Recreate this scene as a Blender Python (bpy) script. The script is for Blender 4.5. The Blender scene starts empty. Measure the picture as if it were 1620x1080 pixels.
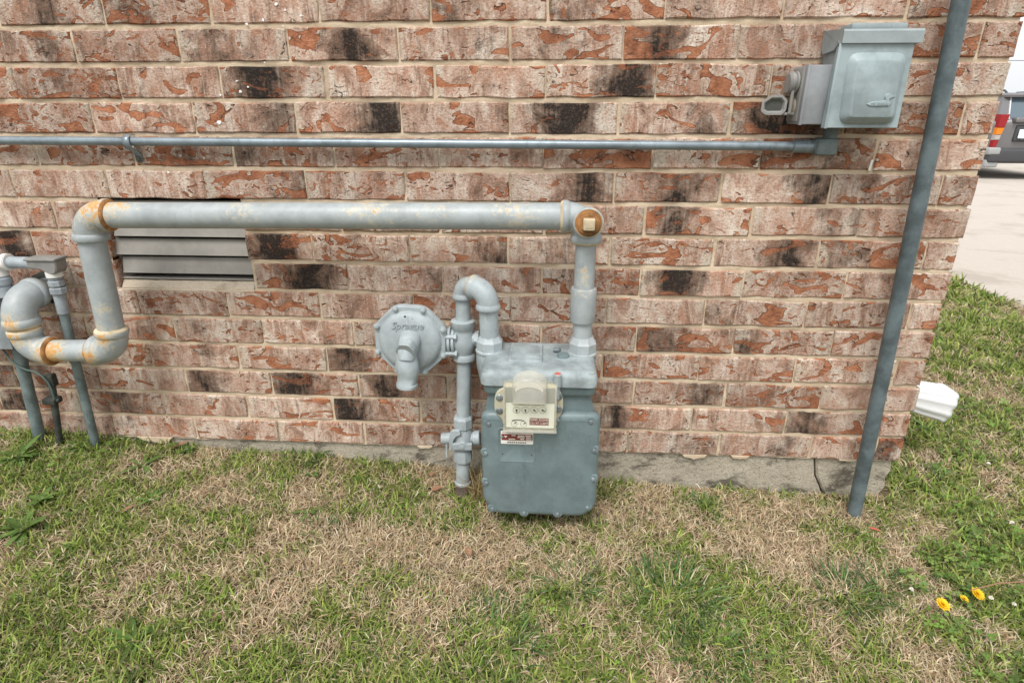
import bpy, bmesh, math, random
import numpy as np
from mathutils import Vector, Matrix
random.seed(7); rng = np.random.default_rng(11)
SC = bpy.context.scene; COL = SC.collection
R = math.radians

# ------------------------------------------------------------------ camera, sky, sun, exposure
cam_d = bpy.data.cameras.new('camera'); cam = bpy.data.objects.new('camera', cam_d); COL.objects.link(cam)
cam_d.sensor_width = 36.0; cam_d.lens = 20.444; cam_d.clip_start = 0.02; cam_d.clip_end = 3000
pit, yaw, rol = R(21.51), R(3.409), R(0.022)
right = Vector((math.cos(yaw), math.sin(yaw), 0))
fwd = Vector((-math.sin(yaw)*math.cos(pit), math.cos(yaw)*math.cos(pit), -math.sin(pit)))
upv = right.cross(fwd)
cam.matrix_world = Matrix.Translation((0.0590, -1.4739, 1.0066)) @ Matrix((right, upv, -fwd)).transposed().to_4x4()
SC.camera = cam

world = bpy.data.worlds.new('World'); SC.world = world; world.use_nodes = True
wt = world.node_tree; wt.nodes.clear()
wo = wt.nodes.new('ShaderNodeOutputWorld'); wb = wt.nodes.new('ShaderNodeBackground')
sky = wt.nodes.new('ShaderNodeTexSky'); sky.sky_type = 'NISHITA'; sky.sun_disc = False
sky.sun_elevation = R(58); sky.sun_rotation = R(195); sky.air_density = 1.0; sky.dust_density = 4.0; sky.ozone_density = 1.0
hs = wt.nodes.new('ShaderNodeHueSaturation'); hs.inputs['Saturation'].default_value = 0.12
cl = wt.nodes.new('ShaderNodeMix'); cl.data_type = 'RGBA'; cl.inputs[0].default_value = 0.72; cl.inputs[7].default_value = (6.3, 6.45, 6.6, 1)   # even cloud cover over the clear sky
wt.links.new(sky.outputs[0], hs.inputs['Color']); wt.links.new(hs.outputs[0], cl.inputs[6]); wt.links.new(cl.outputs[2], wb.inputs[0]); wt.links.new(wb.outputs[0], wo.inputs[0])
wb.inputs[1].default_value = 0.135
sd = bpy.data.lights.new('sun', 'SUN'); sun = bpy.data.objects.new('sun', sd); COL.objects.link(sun)
sd.energy = 2.1; sd.angle = R(24); sd.color = (1.0, 0.965, 0.91)
sun.rotation_euler = Vector((0.16, 0.56, -0.95)).to_track_quat('-Z', 'Y').to_euler()
SC.view_settings.view_transform = 'Standard'; SC.view_settings.look = 'None'
SC.view_settings.exposure = 0.50; SC.view_settings.gamma = 1.0; SC.view_settings.use_curve_mapping = False

# ------------------------------------------------------------------ helpers: objects
def tag(o, label=None, cat=None, group=None, kind=None):
    if label: o['label'] = label
    if cat: o['category'] = cat
    if group: o['group'] = group
    if kind: o['kind'] = kind
    return o
def thing(name, loc, label, cat, group=None):
    o = bpy.data.objects.new(name, None); o.empty_display_size = .05; COL.objects.link(o); o.location = loc
    return tag(o, label, cat, group)
def wpos(o):
    v = Vector((0, 0, 0))
    while o is not None: v = v + o.location; o = o.parent
    return v
def frame_of(d):
    d = Vector(d).normalized(); a = Vector((0, 0, 1)) if abs(d.z) < .9 else Vector((1, 0, 0))
    u = a.cross(d).normalized(); return u, d.cross(u)
class MB:
    def __init__(s): s.v = []; s.f = []
    def add(s, vs, fs):
        b = len(s.v); s.v += [tuple(v) for v in vs]; s.f += [tuple(i+b for i in f) for f in fs]; return s
    def tube(s, pts, rad, n=24, cap=True, closed=False):
        pts = [Vector(p) for p in pts]; m = len(pts)
        if not isinstance(rad, (list, tuple)): rad = [rad]*m
        tan = []
        for i in range(m):
            a = pts[max(i-1, 0)]; b = pts[min(i+1, m-1)]
            if (b-a).length < 1e-7: a = pts[max(i-2, 0)]; b = pts[min(i+2, m-1)]
            tan.append((b-a).normalized())
        u, w = frame_of(tan[0]); vs = []
        for i in range(m):
            if i: q = tan[i-1].rotation_difference(tan[i]); u = q @ u; w = q @ w
            for k in range(n):
                t = 2*math.pi*k/n; vs.append(pts[i] + (u*math.cos(t) + w*math.sin(t))*rad[i])
        fs = [(i*n+k, i*n+(k+1) % n, (i+1)*n+(k+1) % n, (i+1)*n+k) for i in range(m-1) for k in range(n)]
        if cap: fs += [tuple(range(n-1, -1, -1)), tuple(range((m-1)*n, m*n))]
        return s.add(vs, fs)
    def cyl(s, a, b, r, r2=None, n=24, step=.02, bev=0.0):
        a = Vector(a); b = Vector(b); L = (b-a).length; r2 = r if r2 is None else r2
        k = max(1, int(L/step)); prof = [(i/k, r+(r2-r)*i/k) for i in range(k+1)]
        if bev: e = bev/L; prof = [(0, r-bev)] + [(min(max(t, e), 1-e), q) for t, q in prof] + [(1, r2-bev)]
        return s.tube([a.lerp(b, t) for t, _ in prof], [q for _, q in prof], n)
    def lathe(s, o, d, prof, n=28):
        o = Vector(o); d = Vector(d).normalized()
        return s.tube([o+d*t for t, _ in prof], [max(q, 1e-4) for _, q in prof], n)
    def prism(s, poly, o, U, V, rings, W=None):
        o = Vector(o); U = Vector(U); V = Vector(V); W = Vector(W) if W is not None else U.cross(V)
        n = len(poly); nr = []
        for i in range(n):
            a, b, c = Vector(poly[i-1]), Vector(poly[i]), Vector(poly[(i+1) % n])
            e1 = (b-a); e2 = (c-b); n1 = Vector((e1.y, -e1.x)).normalized(); n2 = Vector((e2.y, -e2.x)).normalized()
            q = n1+n2; q = q.normalized() if q.length > 1e-6 else n1
            nr.append(q/max(.35, q.dot(n1)))
        vs = []
        for w, off in rings:
            for i in range(n):
                p = Vector(poly[i])+nr[i]*off; vs.append(o+U*p.x+V*p.y+W*w)
        m = len(rings)
        fs = [(j*n+i, j*n+(i+1) % n, (j+1)*n+(i+1) % n, (j+1)*n+i) for j in range(m-1) for i in range(n)]
        fs += [tuple(range(n-1, -1, -1)), tuple(range((m-1)*n, m*n))]
        return s.add(vs, fs)
    def box(s, lo, hi, bev=0.0, seg=2, rot=None, piv=None):
        bm = bmesh.new(); bmesh.ops.create_cube(bm, size=1)
        lo = Vector(lo); hi = Vector(hi); c = (lo+hi)/2; d = hi-lo
        for v in bm.verts: v.co = Vector((v.co.x*d.x, v.co.y*d.y, v.co.z*d.z))
        if bev: bmesh.ops.bevel(bm, geom=list(bm.edges), offset=bev, segments=seg, affect='EDGES', profile=.5)
        bm.verts.index_update(); p = Vector(piv) if piv is not None else c
        vs = []
        for v in bm.verts:
            q = v.co+c
            if rot is not None: q = rot @ (q-p) + p
            vs.append(q)
        fs = [[v.index for v in f.verts] for f in bm.faces]; bm.free()
        return s.add(vs, fs)
    def build(s, name, mat, parent=None, sharp=38, smooth=True, origin=None, rust=None):
        base = wpos(parent) if parent is not None else Vector(origin or (0, 0, 0))
        me = bpy.data.meshes.new(name); me.from_pydata([Vector(v)-base for v in s.v], [], s.f)
        bm = bmesh.new(); bm.from_mesh(me); bmesh.ops.recalc_face_normals(bm, faces=bm.faces); bm.to_mesh(me); bm.free()
        if smooth: me.shade_smooth(); me.set_sharp_from_angle(angle=R(sharp))
        if rust is not None:
            at = me.attributes.new('rust', 'FLOAT', 'POINT'); P = np.array(s.v); val = np.zeros(len(P))
            for (c, rad, k) in rust:
                d = np.linalg.norm(P-np.array(c), axis=1); val = np.maximum(val, k*np.clip(1-d/rad, 0, 1))
            at.data.foreach_set('value', val.astype(np.float32))
        me.materials.append(mat)
        o = bpy.data.objects.new(name, me); COL.objects.link(o); o.parent = parent
        if parent is None: o.location = base
        return o
def rrect(x0, x1, y0, y1, r, n=5):
    p = []
    for cx, cy, a0 in ((x1-r, y0+r, -90), (x1-r, y1-r, 0), (x0+r, y1-r, 90), (x0+r, y0+r, 180)):
        for k in range(n+1): a = R(a0+90*k/n); p.append((cx+r*math.cos(a), cy+r*math.sin(a)))
    return p
def rpoly(pts, r, n=4):
    out = []; m = len(pts)
    for i in range(m):
        a, b, c = Vector(pts[i-1]), Vector(pts[i]), Vector(pts[(i+1) % m])
        d1 = (a-b).normalized(); d2 = (c-b).normalized(); rr = min(r, (a-b).length*.45, (c-b).length*.45)
        p, q = b+d1*rr, b+d2*rr
        for k in range(n+1): t = k/n; out.append(tuple(p*(1-t)**2+b*2*t*(1-t)+q*t*t))
    return out
def circ(cx, cy, r, n=20, a0=0): return [(cx+r*math.cos(R(a0)+2*math.pi*k/n), cy+r*math.sin(R(a0)+2*math.pi*k/n)) for k in range(n)]
X, Z, FY = (1, 0, 0), (0, 0, 1), (0, -1, 0)
def arc(corner, din, dout, rad, n=10):
    c = Vector(corner); a = Vector(din).normalized(); b = Vector(dout).normalized(); o = c-a*rad+b*rad
    return [o + (-b*math.cos(t)+a*math.sin(t))*rad for t in [math.pi/2*k/n for k in range(n+1)]]
def text_mesh(txt, size, ext=0.0004, shear=0):
    cu = bpy.data.curves.new('lettering', 'FONT'); cu.body = txt; cu.size = size; cu.extrude = ext; cu.shear = shear
    cu.align_x = 'CENTER'; cu.align_y = 'CENTER'; cu.resolution_u = 3
    o = bpy.data.objects.new('lettering_curve', cu); COL.objects.link(o)
    me = bpy.data.meshes.new_from_object(o.evaluated_get(bpy.context.evaluated_depsgraph_get()))
    bpy.data.objects.remove(o); bpy.data.curves.remove(cu); return me
def lettering(txt, size, pos, mat, parent, ext=.0004, shear=0, tilt=0, name='lettering'):
    me = text_mesh(txt, size, ext, shear); me.materials.append(mat)
    o = bpy.data.objects.new(name, me); COL.objects.link(o); o.parent = parent
    o.location = Vector(pos)-wpos(parent); o.rotation_euler = (R(90+tilt), 0, 0); return o

# ------------------------------------------------------------------ helpers: materials
class NT:
    def __init__(s, name):
        s.m = bpy.data.materials.new(name); s.m.use_nodes = True; s.t = s.m.node_tree
        s.b = s.t.nodes['Principled BSDF']; s.o = s.t.nodes['Material Output']
    def n(s, typ, ins=None, **kw):
        nd = s.t.nodes.new(typ)
        for k, v in kw.items(): setattr(nd, k, v)
        for k, v in (ins or {}).items(): s.set(nd.inputs[k], v)
        return nd
    def set(s, sock, v):
        if isinstance(v, bpy.types.NodeSocket): s.t.links.new(v, sock)
        elif isinstance(v, (tuple, list)) and len(v) == 3 and sock.type == 'RGBA': sock.default_value = (*v, 1)
        else: sock.default_value = v
    def noise(s, vec, scale, det=3, rough=.55, dist=0, color=False):
        nd = s.n('ShaderNodeTexNoise', {'Vector': vec, 'Scale': scale, 'Detail': det, 'Roughness': rough, 'Distortion': dist})
        return nd.outputs['Color' if color else 'Fac']
    def math(s, op, a, b=None, c=None, clamp=False):
        nd = s.n('ShaderNodeMath', operation=op, use_clamp=clamp)
        for i, v in enumerate((a, b, c)):
            if v is not None: s.set(nd.inputs[i], v)
        return nd.outputs[0]
    def step(s, x, lo, hi, a=0., b=1.):
        nd = s.n('ShaderNodeMapRange', {0: x, 1: lo, 2: hi, 3: a, 4: b}, interpolation_type='SMOOTHSTEP'); return nd.outputs[0]
    def mix(s, fac, a, b, mode='MIX'):
        nd = s.n('ShaderNodeMix', data_type='RGBA', blend_type=mode)
        s.set(nd.inputs[0], fac); s.set(nd.inputs[6], a); s.set(nd.inputs[7], b); return nd.outputs[2]
    def ramp(s, fac, stops):
        nd = s.n('ShaderNodeValToRGB', {0: fac}); e = nd.color_ramp.elements
        while len(e) < len(stops): e.new(.5)
        for el, (p, c) in zip(e, stops): el.position = p; el.color = (*c, 1)
        return nd.outputs[0]
    def map(s, vec, sc=(1, 1, 1), rot=(0, 0, 0), loc=(0, 0, 0)):
        nd = s.n('ShaderNodeMapping', {0: vec, 1: loc, 2: rot, 3: sc}); return nd.outputs[0]
    def obj(s): return s.n('ShaderNodeTexCoord').outputs['Object']
    def pos(s): return s.n('ShaderNodeNewGeometry').outputs['Position']
    def bump(s, h, strength=.5, dist=.002, normal=None):
        ins = {'Height': h, 'Strength': strength, 'Distance': dist}
        if normal is not None: ins['Normal'] = normal
        return s.n('ShaderNodeBump', ins).outputs[0]
    def out(s, **kw):
        for k, v in kw.items(): s.set(s.b.inputs[k.replace('_', ' ')], v)
        return s.m

def mat_brick():
    s = NT('fired_clay_brick'); oi = s.n('ShaderNodeObjectInfo'); rnd = oi.outputs['Random']
    off = s.n('ShaderNodeCombineXYZ', {0: s.math('MULTIPLY', rnd, 37.1), 1: s.math('MULTIPLY', rnd, 11.7), 2: s.math('MULTIPLY', rnd, 71.3)}).outputs[0]
    r2 = s.math('FRACT', s.math('MULTIPLY', rnd, 77.7)); r3 = s.math('FRACT', s.math('MULTIPLY', rnd, 191.3))
    P0 = s.obj(); P = s.n('ShaderNodeVectorMath', {0: P0, 1: off}, operation='ADD').outputs[0]
    par = s.n('ShaderNodeSeparateColor', {0: oi.outputs['Color']}); dk, dc, fl = par.outputs[0], par.outputs[1], par.outputs[2]
    sx = s.n('ShaderNodeSeparateXYZ', {0: P0})
    fine = s.noise(P, 190, 4, .7)
    # clay body in the flaked spots
    body = s.ramp(s.noise(P, 38, 4, .65), [(.32, (.24, .098, .056)), (.5, (.42, .172, .092)), (.68, (.52, .245, .14))])
    # the sanded slurry coat, smeared and scraped
    c1 = s.noise(s.map(P, (1.3, 1, .75), (0, R(20), 0)), 12, 5, .68, .9)
    coat = s.ramp(c1, [(.31, (.19, .115, .08)), (.41, (.39, .245, .18)), (.49, (.56, .395, .31)), (.57, (.68, .54, .445)), (.68, (.78, .68, .58))])
    pk = s.step(s.noise(s.map(P, loc=(3, 1, 2)), 14, 3, .6), .46, .66)
    coat = s.mix(s.math('MULTIPLY', pk, s.math('ADD', .15, s.math('MULTIPLY', r2, .65))), coat, (.52, .285, .20))
    st = s.noise(s.map(P, (125, 30, 13), (0, R(12), 0)), 1.0, 4, .65)
    sk = s.math('ADD', .22, s.math('MULTIPLY', s.math('FRACT', s.math('MULTIPLY', rnd, 431.7)), .78))
    coat = s.mix(s.math('MULTIPLY', s.step(st, .54, .68, 0, .66), sk), coat, (.78, .70, .60))
    coat = s.mix(s.math('MULTIPLY', s.step(st, .47, .33, 0, .70), sk), coat, (.21, .135, .095))
    ends = s.math('MULTIPLY', s.step(s.math('ADD', s.math('ABSOLUTE', sx.outputs[0]), s.math('MULTIPLY', s.math('SUBTRACT', c1, .5), .10)), .098, .122), s.math('MULTIPLY', r2, .85))
    coat = s.mix(ends, coat, (.60, .52, .42))
    coat = s.mix(s.step(fine, .50, .33, 0, .55), coat, (.21, .14, .105))
    coat = s.mix(s.step(fine, .58, .72, 0, .40), coat, (.78, .70, .60))
    # flakes: sharp-edged islands, turned differently on every brick
    rot = s.n('ShaderNodeCombineXYZ', {0: 0.0, 1: s.math('MULTIPLY', s.math('SUBTRACT', r2, .5), 2.2), 2: 0.0}).outputs[0]
    f1 = s.noise(s.map(P, (11.5, 13, 24), rot), 1.0, 2.0, .5, 1.1)
    f2 = s.noise(s.map(P, (34, 30, 50), (0, R(38), 0), (5, 0, 9)), 1.0, 2.0, .55, 1.2)
    f = s.math('MAXIMUM', f1, s.math('SUBTRACT', f2, s.math('ADD', .005, s.math('MULTIPLY', r3, .09))))
    f = s.math('ADD', f, s.math('MULTIPLY', s.math('SUBTRACT', s.noise(P, 120, 3, .7), .5), .05))
    thr = s.math('SUBTRACT', .676, s.math('MULTIPLY', fl, .115)); d = s.math('SUBTRACT', f, thr)
    F = s.step(d, -.004, .004)
    rim = s.math('MULTIPLY', s.step(d, -.030, -.004), s.math('SUBTRACT', 1.0, F))
    coat = s.mix(s.math('MULTIPLY', rim, s.math('MULTIPLY', r2, .75)), coat, (.76, .66, .55))
    # thin worn spots where the clay glows through
    worn = s.math('MULTIPLY', s.step(s.noise(s.map(P, (40, 40, 22), (0, R(15), 0), (1, 5, 3)), 1.0, 4, .65, .5), .54, .66), .75)
    coat = s.mix(worn, coat, (.45, .235, .15))
    # soot-black and brown kiln marks
    nb = s.noise(s.map(P, loc=(9, 2, 4)), 19, 5, .7, .4)
    cen = s.math('MULTIPLY', s.math('SUBTRACT', dc, .5), .25)
    fall = s.math('SUBTRACT', 1.0, s.math('MULTIPLY', s.math('ABSOLUTE', s.math('SUBTRACT', sx.outputs[0], cen)), 17.0))
    q = s.math('ADD', s.math('MULTIPLY', dk, s.math('ADD', .50, s.math('MULTIPLY', fall, .50))), s.math('ADD', s.math('MULTIPLY', s.math('SUBTRACT', nb, .5), 1.5), s.math('MULTIPLY', s.math('SUBTRACT', st, .5), .75)))
    br = s.step(q, .17, .60, 0, .85); bk = s.step(q, .54, .82, 0, .94)
    bk = s.math('MULTIPLY', bk, s.math('ADD', .66, s.math('MULTIPLY', s.step(fine, .66, .50), .34)))
    coat = s.mix(br, coat, (.15, .098, .07)); coat = s.mix(bk, coat, (.026, .021, .019))
    body = s.mix(s.math('MULTIPLY', br, .45), body, (.15, .065, .04)); body = s.mix(s.math('MULTIPLY', bk, .6), body, (.05, .03, .025))
    # folded creases, their shade and dirt painted in as dark brown
    cr = s.noise(s.map(P, (15, 15, 26), (0, R(30), 0), (2, 7, 1)), 1.0, 1.5, .5, 1.4)
    crk = s.math('MULTIPLY', s.step(s.math('ABSOLUTE', s.math('SUBTRACT', cr, .5)), .013, .004), s.step(nb, .55, .62))
    col = s.mix(F, coat, body); col = s.mix(s.math('MULTIPLY', crk, .85), col, (.075, .04, .028))
    under = s.math('MULTIPLY', s.step(d, -.002, .004), s.step(d, .016, .006))  # dark edge just inside each flake, recess shade painted into the colour
    col = s.mix(s.math('MULTIPLY', under, .65), col, (.085, .035, .022))
    tone = s.math('ADD', .78, s.math('MULTIPLY', r3, .30)); tn = s.n('ShaderNodeCombineXYZ', {0: tone, 1: tone, 2: tone}).outputs[0]
    col = s.mix(1.0, col, tn, 'MULTIPLY')
    h = s.math('SUBTRACT', s.math('SUBTRACT', 1.0, F), s.math('MULTIPLY', crk, 1.0))
    h = s.math('ADD', h, s.math('MULTIPLY', st, .7)); h = s.math('ADD', h, s.math('MULTIPLY', fine, .8))
    return s.out(Base_Color=col, Roughness=.9, Normal=s.bump(h, 1.0, .006), Specular_IOR_Level=.15)
def mat_mortar():
    s = NT('sand_mortar'); P = s.pos()
    c = s.ramp(s.noise(P, 9, 5, .6), [(.3, (.43, .33, .23)), (.5, (.60, .48, .345)), (.7, (.70, .58, .435))])
    c = s.mix(s.step(s.noise(P, 700, 2), .58, .72, 0, .4), c, (.25, .19, .13))
    c = s.mix(s.step(s.noise(s.map(P, loc=(3, 3, 3)), 5, 4, .7), .58, .75, 0, .45), c, (.33, .27, .20))
    h = s.math('ADD', s.noise(P, 120, 4, .7), s.math('MULTIPLY', s.noise(P, 800, 2), .35))
    return s.out(Base_Color=c, Roughness=.95, Normal=s.bump(h, .8, .003), Specular_IOR_Level=.1)
def mat_concrete(name, a, b, dark, ds=6., bump=.003):
    s = NT(name); P = s.pos()
    c = s.mix(s.noise(P, 14, 6, .65), a, b)
    c = s.mix(s.step(s.noise(s.map(P, (1, 1, 1.6)), ds, 6, .72, .3), .50, .66, 0, .85), c, dark)
    c = s.mix(s.step(s.noise(s.map(P, (1, 1, 2.2)), 60, 5, .8, .8), .55, .68, 0, .75), c, dark)
    c = s.mix(s.step(s.noise(P, 230, 4, .75), .52, .66, 0, .55), c, dark)
    h = s.math('ADD', s.noise(P, 40, 5, .7), s.math('MULTIPLY', s.noise(P, 400, 2), .3))
    return s.out(Base_Color=c, Roughness=.95, Normal=s.bump(h, .8, bump), Specular_IOR_Level=.1)
def mat_paint(name, base, rough=.42, vary=.10, specks=.5, rustc=(.42, .17, .045), lump=.25, metal=0.0, scr=.0, grime=.25):
    s = NT(name); P = s.pos()
    lo = tuple(x*(1-vary*1.6) for x in base); hi = tuple(min(1, x*(1+vary)) for x in base)
    c = s.mix(s.step(s.noise(P, 16, 5, .65), .32, .68), lo, hi)
    c = s.mix(s.step(s.noise(s.map(P, (1, 1, .35)), 38, 4, .7), .56, .74, 0, grime), c, tuple(x*.45 for x in base))
    cm = s.math('MULTIPLY', s.step(s.noise(s.map(P, loc=(6, 2, 9)), 24, 3, .6), .50, .62), specks); sp_ = s.noise(P, 330, 3, .7, .5)
    c = s.mix(s.math('MULTIPLY', s.step(sp_, .66, .70), cm), c, (.08, .07, .06))
    c = s.mix(s.math('MULTIPLY', s.step(sp_, .345, .31), cm), c, tuple(min(.75, x*2.2) for x in base))
    if scr:
        w = s.noise(s.map(P, (14, 60, 160), (0, R(8), 0)), 1, 3, .6)
        c = s.mix(s.math('MULTIPLY', s.step(w, .66, .72), s.step(s.noise(s.map(P, loc=(8, 1, 1)), 7, 2), .56, .64, 0, scr)), c, (.62, .45, .19))
    at = s.n('ShaderNodeAttribute', attribute_name='rust').outputs['Fac']
    r = s.math('ADD', at, s.math('MULTIPLY', s.math('SUBTRACT', s.noise(P, 75, 5, .7, .6), .5), 1.5))
    rc = s.mix(s.noise(P, 120, 4), rustc, (.66, .44, .19)); r1 = s.math('MULTIPLY', s.step(r, .50, .66), s.step(at, .02, .12))
    halo = s.math('MULTIPLY', s.step(r, .26, .52, 0, .55), s.step(at, .02, .2))
    c = s.mix(halo, c, (.60, .52, .36)); c = s.mix(r1, c, rc)
    h = s.math('ADD', s.math('MULTIPLY', s.noise(P, 55, 3), lump), s.math('MULTIPLY', s.noise(P, 420, 3), .12))
    h = s.math('SUBTRACT', h, s.math('MULTIPLY', r1, .15))
    ro = s.math('ADD', rough, s.math('MULTIPLY', s.math('SUBTRACT', s.noise(P, 30, 4), .5), .25))
    return s.out(Base_Color=c, Roughness=s.mix(r1, ro, (.9, .9, .9)), Normal=s.bump(h, .55, .0022), Metallic=metal, Specular_IOR_Level=.4)
def mat_plain(name, col, rough=.5, metal=0., spec=.4, nz=.12, sc=40, bump=.2):
    s = NT(name); P = s.pos(); k = s.noise(P, sc, 4, .6)
    c = s.mix(k, tuple(x*(1-nz) for x in col), tuple(min(1, x*(1+nz)) for x in col))
    return s.out(Base_Color=c, Roughness=rough, Metallic=metal, Specular_IOR_Level=spec, Normal=s.bump(s.noise(P, sc*6, 3), bump, .001))
def mat_leaf(name, trans=.3, rough=.55):
    s = NT(name); a = s.n('ShaderNodeAttribute', attribute_name='Col').outputs['Color']
    c = s.mix(s.noise(s.pos(), 90, 2), a, s.mix(.5, a, (.9, .9, .8), 'MULTIPLY'))
    s.out(Base_Color=c, Roughness=rough, Specular_IOR_Level=.25)
    tr = s.n('ShaderNodeBsdfTranslucent', {'Color': c}); mx = s.n('ShaderNodeMixShader', {0: trans, 1: s.b.outputs[0], 2: tr.outputs[0]})
    s.t.links.new(mx.outputs[0], s.o.inputs[0]); return s.m
def mat_soil():
    s = NT('thatch_and_soil'); P = s.pos()
    c = s.ramp(s.noise(P, 30, 6, .7), [(.3, (.055, .042, .026)), (.5, (.15, .115, .07)), (.7, (.27, .215, .13))])
    g = s.step(s.noise(P, 2.2, 4, .6), .46, .6, 0, .55); c = s.mix(g, c, (.075, .095, .03))
    fib = s.noise(s.map(P, (40, 260, 40), (0, 0, R(30))), 1, 3, .6)
    c = s.mix(s.step(fib, .55, .7, 0, .6), c, (.34, .28, .18))
    h = s.math('ADD', s.noise(P, 60, 5, .7), fib)
    return s.out(Base_Color=c, Roughness=1., Normal=s.bump(h, 1., .012), Specular_IOR_Level=.05)
def mat_clear(name, tint, alpha, rough=.15):
    s = NT(name); P = s.pos()
    t = s.n('ShaderNodeBsdfTransparent', {'Color': tint}); s.out(Base_Color=s.mix(s.noise(P, 60, 4), tuple(x*.72 for x in tint), tuple(x*.92 for x in tint)), Roughness=rough, Specular_IOR_Level=.5)
    fac = s.math('ADD', alpha, s.math('MULTIPLY', s.math('SUBTRACT', s.noise(P, 45, 3), .5), .2), clamp=True)
    mx = s.n('ShaderNodeMixShader', {0: fac, 1: t.outputs[0], 2: s.b.outputs[0]}); s.t.links.new(mx.outputs[0], s.o.inputs[0]); return s.m

M = {}
M['brick'] = mat_brick(); M['mortar'] = mat_mortar()
M['found'] = mat_concrete('weathered_foundation_concrete', (.33, .29, .225), (.55, .50, .41), (.085, .072, .058), 9., .009)
M['road'] = mat_concrete('pale_road_concrete', (.45, .405, .36), (.53, .48, .43), (.38, .335, .29), 1.2, .004)
M['sill'] = mat_concrete('vent_sill_mortar', (.47, .40, .31), (.56, .48, .38), (.34, .28, .21), 12.)
M['pipe'] = mat_paint('light_grey_gas_pipe_paint', (.345, .38, .388), scr=.8, grime=.22)
M['reg'] = mat_paint('pale_grey_regulator_paint', (.355, .402, .418), .5, .10, .8, lump=.6, grime=.4)
M['meter'] = mat_paint('blue_grey_meter_paint', (.150, .200, .210), .40, .10, 1.0, lump=.45, grime=.35)
M['mtop'] = mat_paint('toplit_grey_meter_lid_paint', (.28, .325, .335), .6, .2, .8, lump=.5, grime=.45)  # lid tone lightened: light from above is put into the paint
M['rust'] = mat_paint('rust_and_pipe_sealant', (.36, .175, .062), .9, .4, .5, lump=.8, grime=.6)
M['rusty_cream'] = mat_paint('cream_thread_sealant', (.60, .50, .34), .8, .2, .2, lump=.8, grime=.5)
M['emt'] = mat_paint('galvanised_conduit', (.22, .265, .295), .36, .16, .5, metal=.35, grime=.5)
M['pvc'] = mat_paint('weathered_blue_grey_conduit', (.105, .135, .145), .45, .25, .9, lump=.2, grime=.35)
M['pvc2'] = mat_paint('dull_green_grey_conduit', (.15, .19, .19), .55, .25, .5, lump=.3, grime=.6)
M['lgrey'] = mat_paint('light_conduit_plastic', (.33, .37, .40), .5, .15, .4, grime=.4)
M['greybox'] = mat_paint('grey_plastic_fitting', (.245, .24, .23), .55, .12, .4, grime=.3)
M['white'] = mat_plain('white_vinyl', (.70, .71, .72), .4)
M['whitetape'] = mat_plain('white_seal_tape', (.72, .71, .68), .6)
M['panel'] = mat_paint('galvanised_blue_grey_panel_paint', (.295, .36, .375), .42, .12, .5, lump=.2, grime=.2)
M['panelhood'] = mat_paint('grey_panel_hood_paint', (.285, .33, .34), .45, .08, .4, grime=.2)
M['outlet'] = mat_paint('bare_grey_cast_box', (.28, .295, .31), .45, .1, .5, grime=.2)
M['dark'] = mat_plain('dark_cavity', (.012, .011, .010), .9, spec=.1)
M['black'] = mat_plain('black_print', (.02, .02, .02), .6)
M['louver'] = mat_paint('taupe_louver_paint', (.275, .26, .235), .5, .08, .35, grime=.25)
M['bolt'] = mat_paint('zinc_bolt', (.27, .31, .33), .35, .2, .6, metal=.5, grime=.5)
M['ivory'] = mat_plain('aged_ivory_plastic', (.47, .445, .34), .5)
M['face'] = mat_plain('white_index_face', (.74, .76, .70), .5, nz=.05)
M['redlabel'] = mat_plain('oxide_red_print', (.20, .045, .035), .5)
M['redcap'] = mat_plain('faded_red_cap', (.50, .13, .10), .6)
M['print'] = mat_plain('pale_print', (.72, .70, .65), .6)
M['clear'] = mat_clear('yellowed_clear_plastic', (.985, .978, .93), .10)
M['frost'] = mat_clear('frosted_yellowed_plastic', (.92, .915, .86), .34, .22)
M['hoodglint'] = mat_plain('painted_hood_highlight', (.60, .58, .50), .6)  # pale tone of the highlight painted on the index hood
M['rod'] = mat_paint('corroded_rod_and_recess_shade', (.055, .06, .05), .7, .4, .5, lump=.8)  # rod corrosion; also the dark tone painted for shade in recesses
M['wire'] = mat_plain('verdigris_copper_wire', (.075, .115, .105), .6)
M['blade'] = mat_leaf('grass_blade', .28); M['leafm'] = mat_leaf('weed_leaf', .25, .45)
M['soil'] = mat_soil()
M['petal'] = mat_plain('dandelion_yellow', (.80, .50, .01), .6); M['stem'] = mat_plain('flower_stem_green', (.20, .26, .07), .6)
M['clofl'] = mat_plain('white_clover_floret', (.72, .68, .60), .7)
M['deadleaf'] = mat_plain('dead_leaf_brown', (.27, .145, .085), .7); M['scrap'] = mat_plain('red_plastic_scrap', (.50, .09, .06), .5)
M['chip'] = mat_plain('white_paint_fleck', (.82, .81, .79), .6)

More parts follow.
